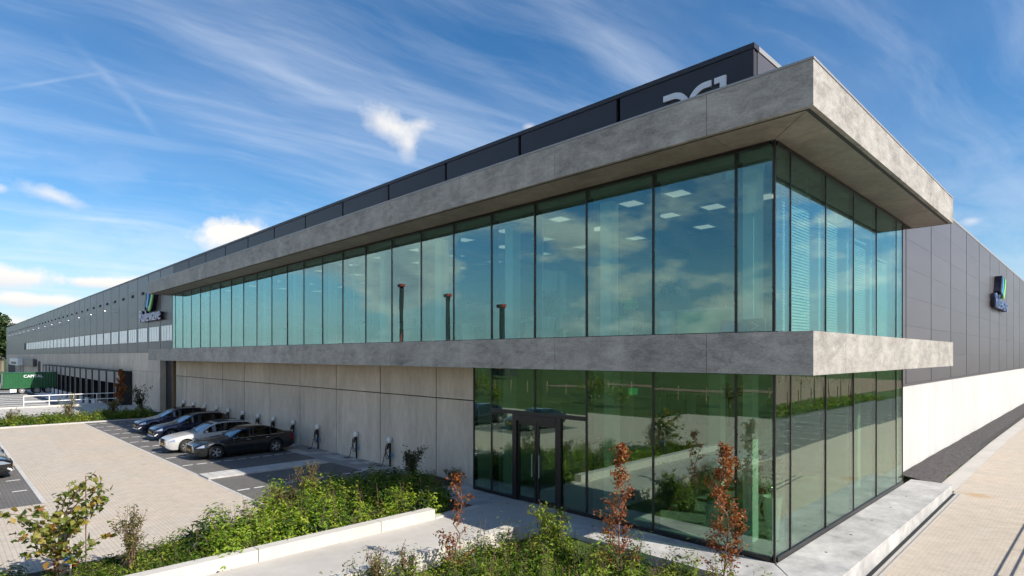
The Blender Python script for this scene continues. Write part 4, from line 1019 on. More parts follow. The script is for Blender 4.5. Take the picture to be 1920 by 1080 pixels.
polyA3 = [(-13.4, -3.2), (-13.4, -.2), (-11.4, -.3), (-11.4, -1.6), (-9.0, -1.6), (-9.2, -2.8)]
planting('bed_plants', 'dark green shaded plants in the bed corner by the concrete wall', polyA3, .42, 7, (.25, .5), (.3, .7), 170, .08, 'leaf_bed', 13)
planting('bed_plants', 'coarse dark leaved patches scattered through the path bed', polyA1, .42, 1.1, (.25, .4), (.35, .85), 80, .19, 'leaf_dark', 14)
planting('bed_plants', 'dry yellowish stalks scattered through the path bed', polyA1, .42, 1.0, (.12, .25), (.6, 1.1), 120, .07, 'leaf_olive', 15)
# bed in front of the plinth
polyB = [(-5.37, -1.52), (1.24, -1.52), (1.24, -9), (-5.37, -9)]
bed_soil('planting_bed', polyB, .12, .10)
polyB1 = [(-5.3, -3.0), (-3.4, -2.1), (-1.2, -2.0), (1.1, -2.6), (1.1, -6.6), (-5.3, -8.0)]
planting('bed_plants', 'dense green and yellowish bed planting in the foreground before the plinth', polyB1, .20, 7.5, (.20, .46), (.35, .95), 250, .078, 'leaf_bed', 21)
polyB2 = [(-4.2, -2.4), (-.8, -2.0), (.6, -2.6), (.3, -5.2), (-3.4, -5.6)]
planting('bed_plants', 'taller bright green sprigs among the foreground bed plants', polyB2, .22, 2.5, (.15, .28), (.7, 1.15), 230, .085, 'leaf_bright', 22)
planting('bed_plants', 'dry olive stalks scattered through the foreground bed', polyB1, .22, 1.2, (.12, .22), (.6, 1.05), 160, .06, 'leaf_olive', 23)
planting('bed_plants', 'coarse dark leaves low in the foreground bed', polyB1, .20, 1.5, (.22, .36), (.3, .6), 90, .15, 'leaf_dark', 24)
# far hedge by the hall
polyC = [(-49.6, -10.5), (-49.6, -.6), (-45.0, -.9), (-44.6, -10.5)]
bed_soil('planting_bed', polyC, .38, .05)
planting('hedge_plants', 'far green hedge planting across the end of the parking bays', [(-49.3, -10.4), (-49.3, -1.0), (-45.2, -1.2), (-44.9, -10.4)], .42, 4, (.3, .55), (.3, .75), 70, .16, 'leaf_bed', 31)
struct(MB().box(-44.62, -44.48, -11, -.9, .2, .47).build('bed_kerb', 'kerbstone'))

def shrub(name, label, loc, h, rad, n_br, leaves, size, material, seed, group=None, barkm='twig', aspect=.45, sub=3, upright=.6, trunk=.016):
    r = np.random.default_rng(seed); root = empty(name, label, 'shrub' if h < 1.7 else 'tree', loc, 0, group); tw = MB(); P, N = [], []
    for k in range(n_br):
        a = r.uniform(0, 6.283); rr = rad * r.uniform(.35, 1.0); hh = h * r.uniform(.6, 1.0); pts = []
        for i in range(6):
            t = i / 5; pts.append((math.cos(a) * rr * t ** (1 + upright) + r.normal(0, .02), math.sin(a) * rr * t ** (1 + upright) + r.normal(0, .02), hh * t))
        tw.tube(pts, [trunk * (1 - .8 * i / 5) for i in range(6)], 5, False)
        segs = [pts]
        for s in range(sub):
            i = r.integers(2, 5); b0 = Vector(pts[i]); dd = Vector((r.normal(), r.normal(), abs(r.normal()) + .5)).normalized() * h * r.uniform(.12, .28)
            q = [tuple(b0), tuple(b0 + dd * .5), tuple(b0 + dd + Vector((0, 0, .03)))]; tw.tube(q, [trunk * .5, trunk * .35, trunk * .2], 4, False); segs.append(q)
        for sg_ in segs:
            for _ in range(int(leaves / n_br / (1 + sub)) + 1):
                i = r.integers(max(1, len(sg_) // 3), len(sg_)); a0, a1 = np.array(sg_[i - 1]), np.array(sg_[i]); p = a0 + (a1 - a0) * r.random() + r.normal(0, size * .55, 3); P.append(p); N.append(r.normal(0, 1, 3) + np.array([0, 0, .9]))
    tw.build('branches', barkm, root); leaf_mesh('foliage', P, N, size, material, aspect, rseed=seed, parent=root, jit=.5); return root
shrub('young_shrub', 'thin reddish green shrub right of the plane sapling at lower left', (-9.55, -10.3, .42), 1.45, .55, 14, 900, .065, 'leaf_olive', 41)
shrub('young_shrub', 'yellowish twiggy shrub rising from the bed by the tile strip end', (-12.4, -5.0, .42), 1.35, .55, 12, 800, .07, 'leaf_olive', 42)
shrub('young_shrub', 'yellow green shrub at the road corner of the path bed', (-11.3, -6.2, .42), 1.05, .5, 12, 800, .07, 'leaf_olive', 43)
shrub('young_shrub', 'dark leafy shrub near the wall beside the last charging posts', (-12.6, -.9, .42), 1.55, .5, 14, 1100, .085, 'leaf_dark', 44)
shrub('young_shrub', 'bushy green shrub beside the plinth corner of the path', (-4.25, -2.75, .25), 1.35, .6, 20, 1700, .07, 'leaf_bright', 45)
shrub('young_shrub', 'small olive shrub at the bottom edge left of the brown sapling', (-5.0, -6.3, .25), 1.0, .35, 8, 320, .06, 'leaf_olive', 46)
shrub('young_shrub', 'sparse olive shrub rising over the right end of the front bed', (-.4, -4.6, .2), .9, .4, 9, 500, .06, 'leaf_bed', 47)
shrub('young_shrub', 'thin shrub at the bottom edge before the entrance path', (-5.05, -7.0, .3), 1.0, .4, 9, 380, .06, 'leaf_olive', 48)
shrub('young_shrub', 'dry grassy tuft at the foot of the concrete wall near the glass', (-11.6, .2, .42), .55, .45, 16, 220, .08, 'leaf_olive', 49)
shrub('young_shrub', 'small bare shrub before the far white kerb', (-47.6, -6.4, .42), 1.9, .8, 12, 500, .12, 'leaf_olive', 50)
shrub('young_shrub', 'pale dry shrub next to the far red sapling', (-48.0, -3.6, .42), 1.7, .9, 12, 600, .12, 'leaf_olive', 51)
shrub('young_shrub', 'dark small tree in shade right of the far red sapling', (-48.6, -1.6, .42), 2.6, 1.0, 12, 700, .14, 'leaf_dark', 52)
shrub('young_shrub', 'short bare shrub at the left picture edge by the far kerb', (-47.0, -9.6, .42), 1.1, .7, 10, 350, .11, 'leaf_olive', 53)

def sapling(label, loc, h, seed, rad, leaves, size, material='leaf_rust', low=.1, clumps=26):
    r = np.random.default_rng(seed); root = empty('brown_sapling', label, 'tree', loc, 0, 'rust brown saplings'); tw = MB(); pts = [(r.normal(0, .012) * i, r.normal(0, .012) * i, h * i / 9) for i in range(10)]
    tw.tube(pts, [.022 * (1 - .75 * i / 9) for i in range(10)], 6); tw.build('trunk', 'twig', root); br = MB(); P, N = [], []
    for k in range(clumps):
        t = low + (1 - low) * (k + r.random()) / clumps; z = h * t; wv = rad * (1 - t) ** .75 * (.5 + .5 * r.random()) + .05; a = r.uniform(0, 6.283)
        base = np.array([np.interp(z, [p[2] for p in pts], [p[i] for p in pts]) for i in (0, 1)] + [z]); tip = base + np.array([math.cos(a) * wv, math.sin(a) * wv, wv * .9])
        br.tube([tuple(base), tuple((base + tip) / 2 + np.array([0, 0, -.02])), tuple(tip)], [.008, .006, .003], 4, False)
        if r.random() < .16: continue
        m = int(leaves / clumps * r.uniform(.4, 1.7))
        for _ in range(m): f = r.uniform(.35, 1.1); P.append(base + (tip - base) * f + r.normal(0, .05, 3)); N.append(r.normal(0, 1, 3))
    for _ in range(int(leaves * .06)): P.append(np.array([pts[9][0], pts[9][1], h - r.random() * .35]) + r.normal(0, .045, 3)); N.append(r.normal(0, 1, 3))
    br.build('twigs', 'twig', root); leaf_mesh('foliage', P, N, size, material, .6, rseed=seed, parent=root, jit=.6, fold=.6); return root
sapling('slender sparse rust brown sapling left of the entrance door', (-4.66, -5.3, .2), 2.25, 61, .42, 420, .075, clumps=22)
sapling('rust brown sapling in front of the second lobby pane', (-1.92, -3.1, .2), 2.98, 62, .62, 1300, .065, clumps=44)
sapling('dense rust brown sapling nearest the glass corner', (-.1, -2.3, .2), 3.12, 63, .50, 2100, .06, clumps=60)
sapling('far red brown sapling before the dark dock doors', (-52.6, -2.2, .4), 3.4, 64, .8, 1300, .16, clumps=40)

# plane sapling at lower left: every leaf an object of its own
def lobed(sz, seed):
    r = random.Random(seed); out = []
    for k, (a, q) in enumerate([(-90, .25), (-50, .5), (-20, .62), (5, .42), (30, .85), (60, .5), (90, 1.0), (120, .5), (150, .85), (175, .42), (200, .62), (230, .5)]):
        out.append((math.cos(R(a)) * q * sz * .5, math.sin(R(a)) * q * sz * .5 + sz * .25, -.18 * abs(math.cos(R(a))) * q * sz * r.uniform(.4, 1.2)))
    b = MB(); b.add([(0, sz * .25, .02 * sz)] + out, [(0, 1 + i, 1 + (i + 1) % 12) for i in range(12)]); return b.mesh('leaf', 'leaf_plane')
lm = [lobed(.20, 1), lobed(.165, 2), lobed(.235, 3)]
for me in lm:
    at = me.attributes.new('rnd', 'FLOAT', 'FACE')
PT = empty('plane_sapling', 'broad leaved plane sapling with yellowing leaves at the lower left', 'tree', (-9.75, -11.45, .40))
r = np.random.default_rng(71); tr = MB(); tr.tube([(0, 0, 0), (.0, .02, .5), (.03, .0, 1.0), (.0, .0, 1.55)], [.12, .10, .075, .03], 9); tr.build('trunk', 'bark_pale', PT, smooth=True)
brm = MB(); LP = []
for k in range(30):
    a = r.uniform(0, 6.283); z0 = r.uniform(.35, 1.4); ln = r.uniform(.7, 1.3); el = r.uniform(.35, 1.15); p = Vector((0, 0, z0)); pts = [p.copy()]
    for i in range(6):
        e = el * (1 - .05 * i); p = p + Vector((math.cos(a) * math.cos(e), math.sin(a) * math.cos(e), math.sin(e))) * ln / 6 + Vector((r.normal(0, .015), r.normal(0, .015), r.normal(0, .012))); pts.append(p.copy())
    if pts[-1].z > 2.45: pts = [q * (2.45 / pts[-1].z) if q.z > 1.4 else q for q in pts]
    brm.tube([tuple(q) for q in pts], [.013 * (1 - .75 * i / 6) for i in range(7)], 5, False)
    for _ in range(10):
        i = int(r.integers(2, 7)); q = pts[i - 1].lerp(pts[i], r.random()) + Vector((r.normal(0, .05), r.normal(0, .05), r.normal(0, .05))); LP.append(q)
brm.build('branches', 'twig', PT)
for i, q in enumerate(LP[:298]):
    o = link('leaf', lm[i % 3], PT, q); o.rotation_euler = (r.normal(.1, .55), r.normal(0, .55), r.uniform(0, 6.28)); s = r.uniform(.75, 1.2); o.scale = (s, s, s)
leaf_mesh('small_leaves', np.array([tuple(q) for q in LP]) + r.normal(0, .10, (len(LP), 3)), r.normal(0, 1, (len(LP), 3)) + np.array([0, 0, .8]), .14, 'leaf_plane', .8, rseed=9, parent=PT)['kind'] = 'stuff'
Pd = np.array([[r.normal(0, .09), r.normal(0, .09), r.uniform(.15, .75)] for _ in range(160)]); leaf_mesh('dead_leaves', Pd, r.normal(0, 1, (160, 3)), .1, 'leaf_rust', .6, rseed=5, parent=PT, jit=.6)
MB().tube([(.28, .1, -.1), (.28, .1, 1.05)], .02, 6).build('stake', 'bark_pale', PT)
MB().box(.1, .13, .02, .16, .42, .62).build('tie_tag', 'cable_blue', PT)
b = MB().tube([(0, 0, 0), (0, 0, 2.1)], .012, 5); tag(b.build('marker_stake', 'twig', None, (-10.1, -11.0, .4)), 'thin upright stick beside the plane sapling', 'stake')

# ================================================================== things seen through the glass
ZF2 = ZL1 + .022
def pot_plant(label, loc, ph, pr, th, rad, seed, potm='pot_white', leaves=380, size=.11):
    o = empty('potted_plant', label, 'plant', loc); r = np.random.default_rng(seed)
    MB().lathe([(pr * .62, 0), (pr, ph), (pr * .9, ph), (pr * .86, ph - .06)], 18).build('pot', potm, o, smooth=False)
    if th: 
        tw = MB().tube([(0, 0, ph - .1), (.03, .02, ph + th * .4), (0, 0, ph + th * .75)], [.03, .022, .012], 6)
        P, N = [], []
        for k in range(11):
            d = Vector((r.normal(), r.normal(), abs(r.normal()) * .7 + .25)).normalized(); c = np.array([0, 0, ph + th * .55]) + np.array(d) * rad * r.uniform(.5, 1)
            tw.tube([(0, 0, ph + th * .45), tuple(c)], [.01, .004], 4, False)
            for _ in range(leaves // 11): P.append(c + r.normal(0, rad * .22, 3)); N.append(r.normal(0, 1, 3) + np.array([0, 0, .8]))
        tw.build('stem', 'bark', o); leaf_mesh('foliage', P, N, size, 'leaf_interior', .4, rseed=seed, parent=o)
    return o
pot_plant('white tapered pot with a small tree behind the front office glass nearest the corner', (-3.45, 1.25, ZF2), .72, .24, .85, .38, 81)
pot_plant('white tapered pot with dark leafy plant behind the fourth office pane', (-7.85, 1.25, ZF2), .78, .24, .75, .40, 82)
pot_plant('white tapered pot with a feathery tree behind the sixth office pane', (-12.1, 1.3, ZF2), .72, .24, 1.0, .55, 83, leaves=500, size=.08)
for i, x in enumerate((-19.2, -23.9, -28.3, -32.0, -36.2)):
    pot_plant('white tapered pot on the upper floor, %s of five towards the far end' % ORD[i], (x, 1.15, ZF2), .95, .32, 0, .3, 84 + i)
pot_plant('white floor pot with plant in the lobby by the corner column', (-.75, 1.75, ZP + .012), 1.05, .24, .9, .42, 91)
pot_plant('short white lobby pot behind the brown sapling', (-1.95, 1.0, ZP + .012), .8, .22, .0, .3, 92)
pot_plant('dark tub with a leafy tree in the middle of the lobby', (-3.6, 2.6, ZP + .012), .75, .36, 1.5, .6, 93, 'pot_dark', 520)
pot_plant('bamboo like plant just inside the entrance door', (-7.0, 2.4, ZP + .012), .5, .2, 1.9, .35, 94, 'pot_dark', 520)
pot_plant('leafy lobby plant behind the second lobby pane', (-4.3, 3.6, ZP + .012), .55, .28, 1.2, .5, 95, 'pot_dark', 420)
# desks, chairs, screens
def desk(label, loc, wd, dp, m='desk', front=None):
    o = empty('office_desk', label, 'desk', loc); MB().box(-wd / 2, wd / 2, -dp / 2, dp / 2, .70, .74).build('desk_top', m, o)
    for x in (-wd / 2 + .06, wd / 2 - .06): MB().box(x - .02, x + .02, -dp / 2 + .05, dp / 2 - .05, 0, .70).build('desk_leg', 'white_metal', o)
    if front: MB().box(-wd / 2, wd / 2, -dp / 2 - .02, -dp / 2, .05, .68).build('front_panel', front, o)
    return o
desk('white desk with green front panel behind the corner office pane', (-2.35, 1.65, ZF2), 1.5, .8, 'desk', 'desk_green')
desk('white desk behind the third office pane', (-6.3, 2.4, ZF2), 1.6, .8)
for i, x in enumerate((-9.9, -13.9, -17.0, -21.0, -26.0, -30.5, -35.0)): desk('white office desk, %s along the front glass after the fourth pane' % ORD[i], (x, 2.2, ZF2), 1.6, .8)
ch_s = MB().box(-.24, .24, -.24, .24, .44, .5).mesh('seat', 'chair'); ch_b = MB().box(-.23, .23, .22, .27, .55, 1.0).mesh('backrest', 'chair'); ch_l = MB().tube([(0, 0, .05), (0, 0, .44)], .03, 6).mesh('leg', 'steel')
ch_f = MB(); [ch_f.tube([(0, 0, .08), (.28 * math.cos(a), .28 * math.sin(a), .03)], .018, 5) for a in np.linspace(0, 6.28, 6)[:5]]; ch_f = ch_f.mesh('foot', 'black')
for i, (x, y, a) in enumerate([(-6.7, 3.2, 0), (-6.0, 3.25, .2), (-5.4, 3.1, -.3), (-9.5, 3.0, .1), (-13.6, 3.0, -.2), (-2.2, 2.5, .3), (-17.3, 3.0, 0)]):
    o = empty('office_chair', 'dark blue office chair, %s' % ['left of three by the poster wall desk', 'middle of three by the poster wall desk', 'right of three by the poster wall desk', 'behind the first bare desk', 'behind the second bare desk', 'at the green fronted desk', 'behind the third bare desk'][i], 'chair', (x, y, ZF2), a, 'office chairs')
    link('seat', ch_s, o); link('backrest', ch_b, o); link('leg', ch_l, o); link('foot', ch_f, o)
for i, (x, y) in enumerate(((-2.0, 1.8), (-2.7, 1.75), (-1.5, 2.6), (-6.5, 2.5))):
    o = empty('computer_screen', 'black computer screen on an office desk, %s from the glass corner' % ORD[[1, 2, 0, 3][i]], 'screen', (x, y, ZF2 + .742)); MB().box(-.27, .27, -.02, .02, .1, .45).build('panel', 'black', o); MB().box(-.1, .1, -.08, .08, 0, .02).build('stand', 'steel', o); MB().box(-.02, .02, -.01, .03, .02, .1).build('stem', 'steel', o)
tag(MB().box(-8.3, -5.4, 6.0, 6.08, 6.2, 8.6).build('wall_poster', 'poster', None, None), 'large grey photo poster hanging inside behind the third office pane', 'poster')
for i, (x0, x1, y) in enumerate(((-1.5, -.9, 4.4), (-2.6, -1.6, 5.6))): tag(MB().box(x0, x1, y, y + .5, ZF2, ZF2 + 1.5).build('office_cabinet', 'interior_dark'), 'dark office cabinet near the glass corner, %s one' % ('nearer' if i == 0 else 'farther'), 'cabinet')
for i, x in enumerate((-10.2, -11.4)): tag(MB().box(x, x + 1.0, 8.4, 8.8, ZF2, ZF2 + 2.2).build('tall_cupboard', 'interior_dark'), 'tall dark cupboard at the office back wall, %s of two' % ('right' if i == 0 else 'left'), 'cupboard')
for x0, x1, y0 in ((-25, -16, 9.8), (-40, -28, 9.9)): MB().box(x0, x1, y0, y0 + .3, ZF2, ZF2 + 1.9).build('wall_unit', 'interior_dark', OFF)
for i, (x, y) in enumerate(((-10.1, 2.3), (-13.7, 2.3), (-17.2, 2.3), (-21.2, 2.3), (-26.2, 2.3), (-30.7, 2.3))):
    o = empty('computer_screen', 'computer screen on a bare white desk, %s after the fourth office pane' % ORD[i], 'screen', (x, y, ZF2 + .742)); MB().box(-.3, .3, -.02, .02, .1, .48).build('panel', 'black', o); MB().box(-.1, .1, -.08, .08, 0, .02).build('stand', 'steel', o); MB().box(-.02, .02, -.01, .03, .02, .1).build('stem', 'steel', o)
for i, (x, y, h) in enumerate(((-4.4, 8.9, 2.0), (-12.9, 6.5, 1.3), (-16.2, 7.0, 2.1), (-22.5, 5.5, 1.3), (-29.0, 6.5, 2.0))):
    o = empty('white_cupboard', 'white cupboard deep in the office, %s from the glass corner' % ORD[i], 'cupboard', (x, y, ZF2)); MB().box(-.9, .9, -.22, .22, .05, h).build('carcass', 'desk', o); MB().box(-.86, .86, -.18, .2, 0, .05).build('foot_rail', 'black', o)
    for xx in (-.46, .46): MB().box(xx - .42, xx + .42, -.245, -.222, .09, h - .05).build('cupboard_door', 'white_metal', o)
# venetian blinds on the sunny side
for i, (y0, y1, zlo) in enumerate(((.98, 2.75, ZF2 + .05), (3.42, 4.95, ZF2 + .05), (5.82, 7.7, ZF2 + .05), (8.2, 10.3, ZF2 + .05))):
    o = empty('venetian_blind', 'lowered white venetian blind behind the side glass, %s from the corner' % ORD[i], 'blind', (-.20, (y0 + y1) / 2, zlo), 0, 'venetian blinds'); hw = (y1 - y0) / 2; b = MB(); top = 9.1 - .28 * i - zlo
    n = int(top / .075)
    for k in range(n): z = k * .075; b.add([(-.014, -hw, z + .034), (.014, -hw, z - .030), (.014, hw, z - .030), (-.014, hw, z + .034)], [(0, 1, 2, 3)])
    s_ = b.build('slats', 'white_metal', o); stuff(s_); c = MB()
    for yy in (-hw * .8, hw * .8): c.box(-.004, .004, yy - .012, yy + .012, 0, top + .5)
    c.build('cords', 'white_metal', o); MB().box(-.03, .03, -hw, hw, top, top + .06).build('head_rail', 'white_metal', o)
o = empty('venetian_blind', 'raised blind with beaded cord beside the corner column', 'blind', (-.95, .5, 0), 0, 'venetian blinds')
MB().tube([(.25, .02, 6.0), (.25, .02, 8.6)], .012, 5).build('cord', 'white_metal', o); MB().box(-.4, .5, -.04, .04, 9.35, 9.55).build('head_rail', 'white_metal', o)
b = MB().box(-1.45, -.35, .32, .36, ZF2 + .03, ZF2 + .36); o = tag(b.build('arrow_sign', 'interior_dark'), 'low dark sign with a white arrow on the floor behind the corner pane', 'sign')
MB().add([(-1.35, .315, ZF2 + .1), (-.75, .315, ZF2 + .1), (-.75, .315, ZF2 + .28), (-1.35, .315, ZF2 + .28)], [(0, 1, 2, 3)]).build('sign_face', 'sign_blue', o)
b = MB(); stroke(b, [(-.66, ZF2 + .28), (-.5, ZF2 + .19), (-.66, ZF2 + .10)], .03, .312, .318); b.build('arrow', 'sign_white', o)
# person in a hi-vis vest on the upper floor
def person(loc, rz, label):
    root = empty('person', label, 'person', loc, rz)
    J = {'pel': ((0, 0, .95), .15), 'sp': ((0, 0, 1.15), .145), 'ch': ((0, -.01, 1.35), .165), 'nk': ((0, 0, 1.50), .06), 'hd': ((0, -.02, 1.60), .085), 'hd2': ((0, -.03, 1.70), .10),
         'hl': ((.1, 0, .9), .10), 'kl': ((.11, -.02, .5), .075), 'al': ((.11, .02, .09), .05), 'tl': ((.12, -.14, .04), .04), 'hr': ((-.1, 0, .9), .10), 'kr': ((-.11, -.02, .5), .075), 'ar': ((-.11, .02, .09), .05), 'tr': ((-.12, -.14, .04), .04),
         'sl': ((.2, 0, 1.42), .07), 'el': ((.30, -.05, 1.17), .05), 'wl': ((.25, -.26, 1.10), .035), 'fl': ((.23, -.34, 1.10), .03), 'sr': ((-.2, 0, 1.42), .07), 'er': ((-.30, -.08, 1.22), .05), 'wr': ((-.20, -.26, 1.42), .035), 'fr': ((-.17, -.30, 1.49), .03)}
    E_ = [('pel', 'sp'), ('sp', 'ch'), ('ch', 'nk'), ('nk', 'hd'), ('hd', 'hd2'), ('pel', 'hl'), ('hl', 'kl'), ('kl', 'al'), ('al', 'tl'), ('pel', 'hr'), ('hr', 'kr'), ('kr', 'ar'), ('ar', 'tr'), ('ch', 'sl'), ('sl', 'el'), ('el', 'wl'), ('wl', 'fl'), ('ch', 'sr'), ('sr', 'er'), ('er', 'wr'), ('wr', 'fr')]
    ks = list(J); me = bpy.data.meshes.new('body'); me.from_pydata([J[k][0] for k in ks], [(ks.index(a), ks.index(b)) for a, b in E_], [])
    o = link('body', me, root); o.modifiers.new('Skin', 'SKIN'); 
    if not me.skin_vertices:
        pass
    for i, k in enumerate(ks): me.skin_vertices[0].data[i].radius = (J[k][1], J[k][1])
    me.skin_vertices[0].data[0].use_root = True; o.modifiers.new('Sub', 'SUBSURF').levels = 1; o.modifiers['Sub'].render_levels = 2
    m, t, b = mat('person_cloth', (.1, .1, .1), .7)
    tc = t.node('ShaderNodeTexCoord').outputs['Object']; sp = t.node('ShaderNodeSeparateXYZ'); t.l.new(tc, sp.inputs[0])
    t.put(b.inputs['Base Color'], t.ramp(t.math('DIVIDE', sp.outputs[2], 2.0), [(0, (.03, .04, .07)), (.50, (.55, .80, .05)), (.745, (.55, .36, .27))], 'CONSTANT')); me.materials.append(m)
    MB().lathe([(.115, 0), (.12, .04), (.10, .10), (.05, .135), (.01, .14)], 14).build('hair', 'navy_cloth', root, (0, -.02, 1.70), True)
    MB().lathe([(.19, 0), (.205, .02), (.20, .05), (.185, .06)], 18).build('reflective_band', 'white_metal', root, (0, -.005, 1.08))
    return root
person((-6.55, 4.0, ZF2), .3, 'person in a yellow high visibility vest standing on the upper office floor')
# lobby: staircase, pictures, exit sign, motorcycle
STR = empty('lobby_staircase', 'straight open staircase with thin rails inside the lobby', 'staircase', (-4.6, 6.4, ZP + .012))
for k in range(18): MB().box(k * .20, k * .20 + .28, 0, 1.3, k * .235 + .17, k * .235 + .22).build('step', 'interior_wall', STR)
for y in (-.05, 1.32):
    MB().add([(0, y, 0), (.3, y, 0), (3.9, y, 4.2), (3.6, y, 4.2), (0, y + .04, 0), (.3, y + .04, 0), (3.9, y + .04, 4.2), (3.6, y + .04, 4.2)], [(0, 1, 2, 3), (7, 6, 5, 4), (0, 4, 5, 1), (2, 6, 7, 3), (1, 5, 6, 2), (0, 3, 7, 4)]).build('stringer', 'white_metal', STR)
    MB().tube([(0, y + .02, 1.05), (3.5, y + .02, 5.1)], .025, 6).build('hand_rail', 'steel', STR)
    for k in range(0, 18, 2): MB().tube([(k * .2 + .1, y + .02, k * .235 + .1), (k * .2 + .1, y + .02, k * .235 + 1.15)], .01, 5).build('baluster', 'steel', STR)
for i, x in enumerate((-8.9, -7.4, -5.9)):
    o = empty('framed_picture', 'framed dark picture on the lobby back wall, %s from the left' % ORD[i], 'picture', (x, 11.33, 2.6)); MB().box(-.5, .5, -.03, 0, -.65, .65).build('frame', 'black', o); MB().box(-.42, .42, -.034, -.031, -.57, .57).build('picture', 'poster', o)
tag(MB().box(-7.95, -7.55, 6.0, 6.04, 3.55, 3.8).build('exit_sign', 'exit_light'), 'small lit green exit sign hanging in the lobby', 'sign')
MO = empty('motorcycle', 'black motorcycle parked in the lobby behind the corner column', 'motorcycle', (-2.0, 3.0, ZP + .012), R(20))
for x in (-.72, .72): 
    b = MB().lathe([(.24, -.06), (.30, -.07), (.33, -.03), (.33, .03), (.30, .07), (.24, .06)], 26, 'x'); b.v = [(yy + x, xx, zz + .33) for xx, yy, zz in b.v]; wl = b.build('wheel', 'rubber', MO, smooth=True)
    b = MB(); [b.tube([(x, 0, .33), (x + .25 * math.cos(a), 0, .33 + .25 * math.sin(a))], .014, 5) for a in np.linspace(0, 6.28, 8)[:7]]; b.build('spokes', 'steel', wl)
b = MB(); b.tube([(-.72, 0, .33), (-.3, 0, .55), (.25, 0, .82), (.5, 0, .86), (.72, 0, .33)], .035, 6); b.box(-.25, .25, -.14, .14, .30, .58); b.build('frame', 'black', MO)
b = MB().lathe([(.02, -.32), (.13, -.25), (.16, 0), (.13, .25), (.02, .32)], 14, 'x', (.18, 0, .86)); b.build('tank', 'paint_black', MO, smooth=True)
MB().box(-.65, -.1, -.13, .13, .76, .84).build('seat', 'black', MO); MB().tube([(.42, -.36, 1.08), (.5, -.1, 1.0), (.5, .1, 1.0), (.42, .36, 1.08)], .016, 6).build('handlebar', 'steel', MO)
MB().lathe([(.03, -.08), (.09, -.04), (.10, .05), (.02, .07)], 14, 'x', (.66, 0, .9)).build('headlamp', 'chrome', MO, smooth=True)

# ================================================================== land beyond, seen in the reflections and at the left horizon
def tree(label, loc, h, rad, seed, n=2600, size=.5, material='leaf_dark'):
    r = np.random.default_rng(seed); root = empty('broad_tree', label, 'tree', loc, 0, 'distant trees'); b = MB(); b.tube([(0, 0, 0), (0, 0, h * .4), (.2, 0, h * .8)], [h * .03, h * .022, h * .006], 7)
    P, N = [], []
    for k in range(26):
        d = r.normal(0, 1, 3); d /= np.linalg.norm(d); c = np.array([0, 0, h * .58]) + d * np.array([rad * .72, rad * .72, h * .32]) * r.uniform(.4, 1); b.tube([(0, 0, h * r.uniform(.25, .5)), tuple(c)], [h * .008, h * .002], 5, False)
        rr = rad * r.uniform(.25, .45); q = r.normal(0, 1, (n // 26, 3)); q /= np.linalg.norm(q, axis=1)[:, None]; P.append(c + q * rr * r.uniform(.6, 1.1, (n // 26, 1))); N.append(q)
    b.build('trunk', 'bark', root); leaf_mesh('crown', np.concatenate(P), np.concatenate(N), size, material, .6, rseed=seed, parent=root); return root
tree('dark round tree at the left horizon beside the far hall end', (-259, 3.2, -.5), 20, 6.5, 101, 2600, 1.2)
tree('low dark tree at the left picture edge on the horizon', (-262, -1.5, -.5), 12, 6, 102, 2000, 1.1)
for i in range(9): tree('distant tree across the green field facing the office, %s from the right' % ORD[i], (30 - i * 27 + (i * 37 % 11), -150 - (i * 53 % 40), .3), 9 + (i * 29 % 5), 5, 110 + i, 900, .9)
for i in range(14): tree('low bush at the field edge facing the office, %s from the right' % ORD[i], (10 - i * 5.1 + (i * 31 % 4), -27 - (i * 17 % 13), .3), 1.6 + (i * 13 % 5) * .35, 1.2 + (i * 7 % 3) * .3, 140 + i, 420, .22, 'leaf_bed' if i % 3 else 'leaf_olive')
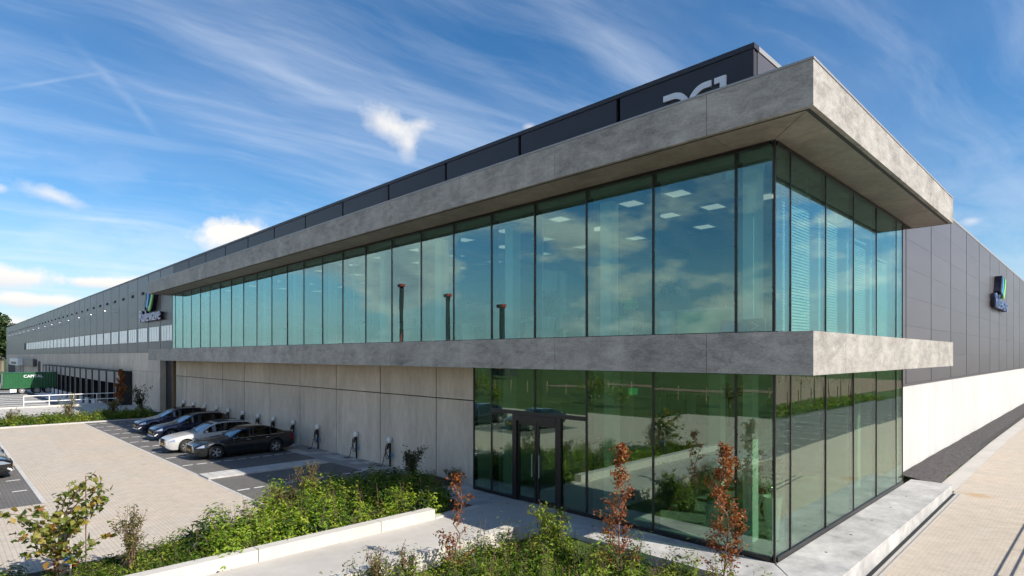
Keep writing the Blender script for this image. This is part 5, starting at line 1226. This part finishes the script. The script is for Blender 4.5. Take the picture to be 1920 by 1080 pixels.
for i in range(24): tag(MB().tube([(0, 0, 0), (0, 0, 1.5)], .06, 6).build('fence_stake', 'timber', None, (8 - i * 3.2, -44, .33)), 'wooden fence stake at the field edge, %s from the right' % ORD[i], 'stake', 'fence stakes')
sheet('far_path', -120, 60, -62, -57, .02, 'field_earth', 6)
lowb = MB().box(-290, -215, -70, -30, -.6, .9); o = tag(lowb.build('earth_bank', 'field_earth'), 'sandy earth bank at the far left horizon', 'earth bank')
for i in range(15):
    y = 6 + i * 3.4; o = empty('staked_tree', 'young staked tree across the side parking bays, %s in the row' % ORD[i], 'tree', (13.2, y, zf(13, y)), 0, 'staked young trees'); MB().tube([(0, 0, 0), (.03, 0, 2.6)], [.05, .03], 6).build('trunk', 'timber', o)
    MB().tube([(.25, 0, 0), (.25, 0, 1.7)], .045, 6).build('stake', 'timber', o); r_ = np.random.default_rng(300 + i); leaf_mesh('foliage', r_.normal(0, .35, (120, 3)) * np.array([1, 1, 1.6]) + np.array([0, 0, 2.9]), r_.normal(0, 1, (120, 3)), .14, 'leaf_olive', .5, rseed=i, parent=o)
vr = np.random.default_rng(5); n = 9000; P = np.stack([vr.uniform(12.0, 15.5, n), vr.uniform(-6, 60, n), np.zeros(n)], 1); P[:, 2] = zg(P[:, 0], P[:, 1]) + vr.uniform(.02, .4, n)
stuff(leaf_mesh('verge_grass', P, vr.normal(0, 1, (n, 3)), .32, 'leaf_bed', .15, rseed=6), 'long green verge grass across the side parking bays', 'grass')
for i, (x, y, h) in enumerate(((-151, -92, 26), (-127, -92, 21.5), (-106, -92, 17))):
    o = empty('piling_rig', 'black piling rig with red head on the building site facing the office, %s' % ('tallest', 'middle', 'shortest')[i], 'piling rig', (x, y, .3), .3, 'piling rigs')
    MB().box(-.5, .5, -.5, .5, 0, h).build('mast', 'rig_black', o); MB().box(-1.8, 1.2, -.7, .7, h, h + .8).build('head', 'rig_red', o); MB().tube([(0, 0, h * .45), (5, 2, 1.5)], .25, 6).build('brace', 'rig_red', o); MB().box(-1, 7, -1.6, 1.6, .3, 2.6).build('carrier', 'rig_black', o); MB().box(-1.5, 7.5, -2, 2, 0, .6).build('tracks', 'rig_black', o)
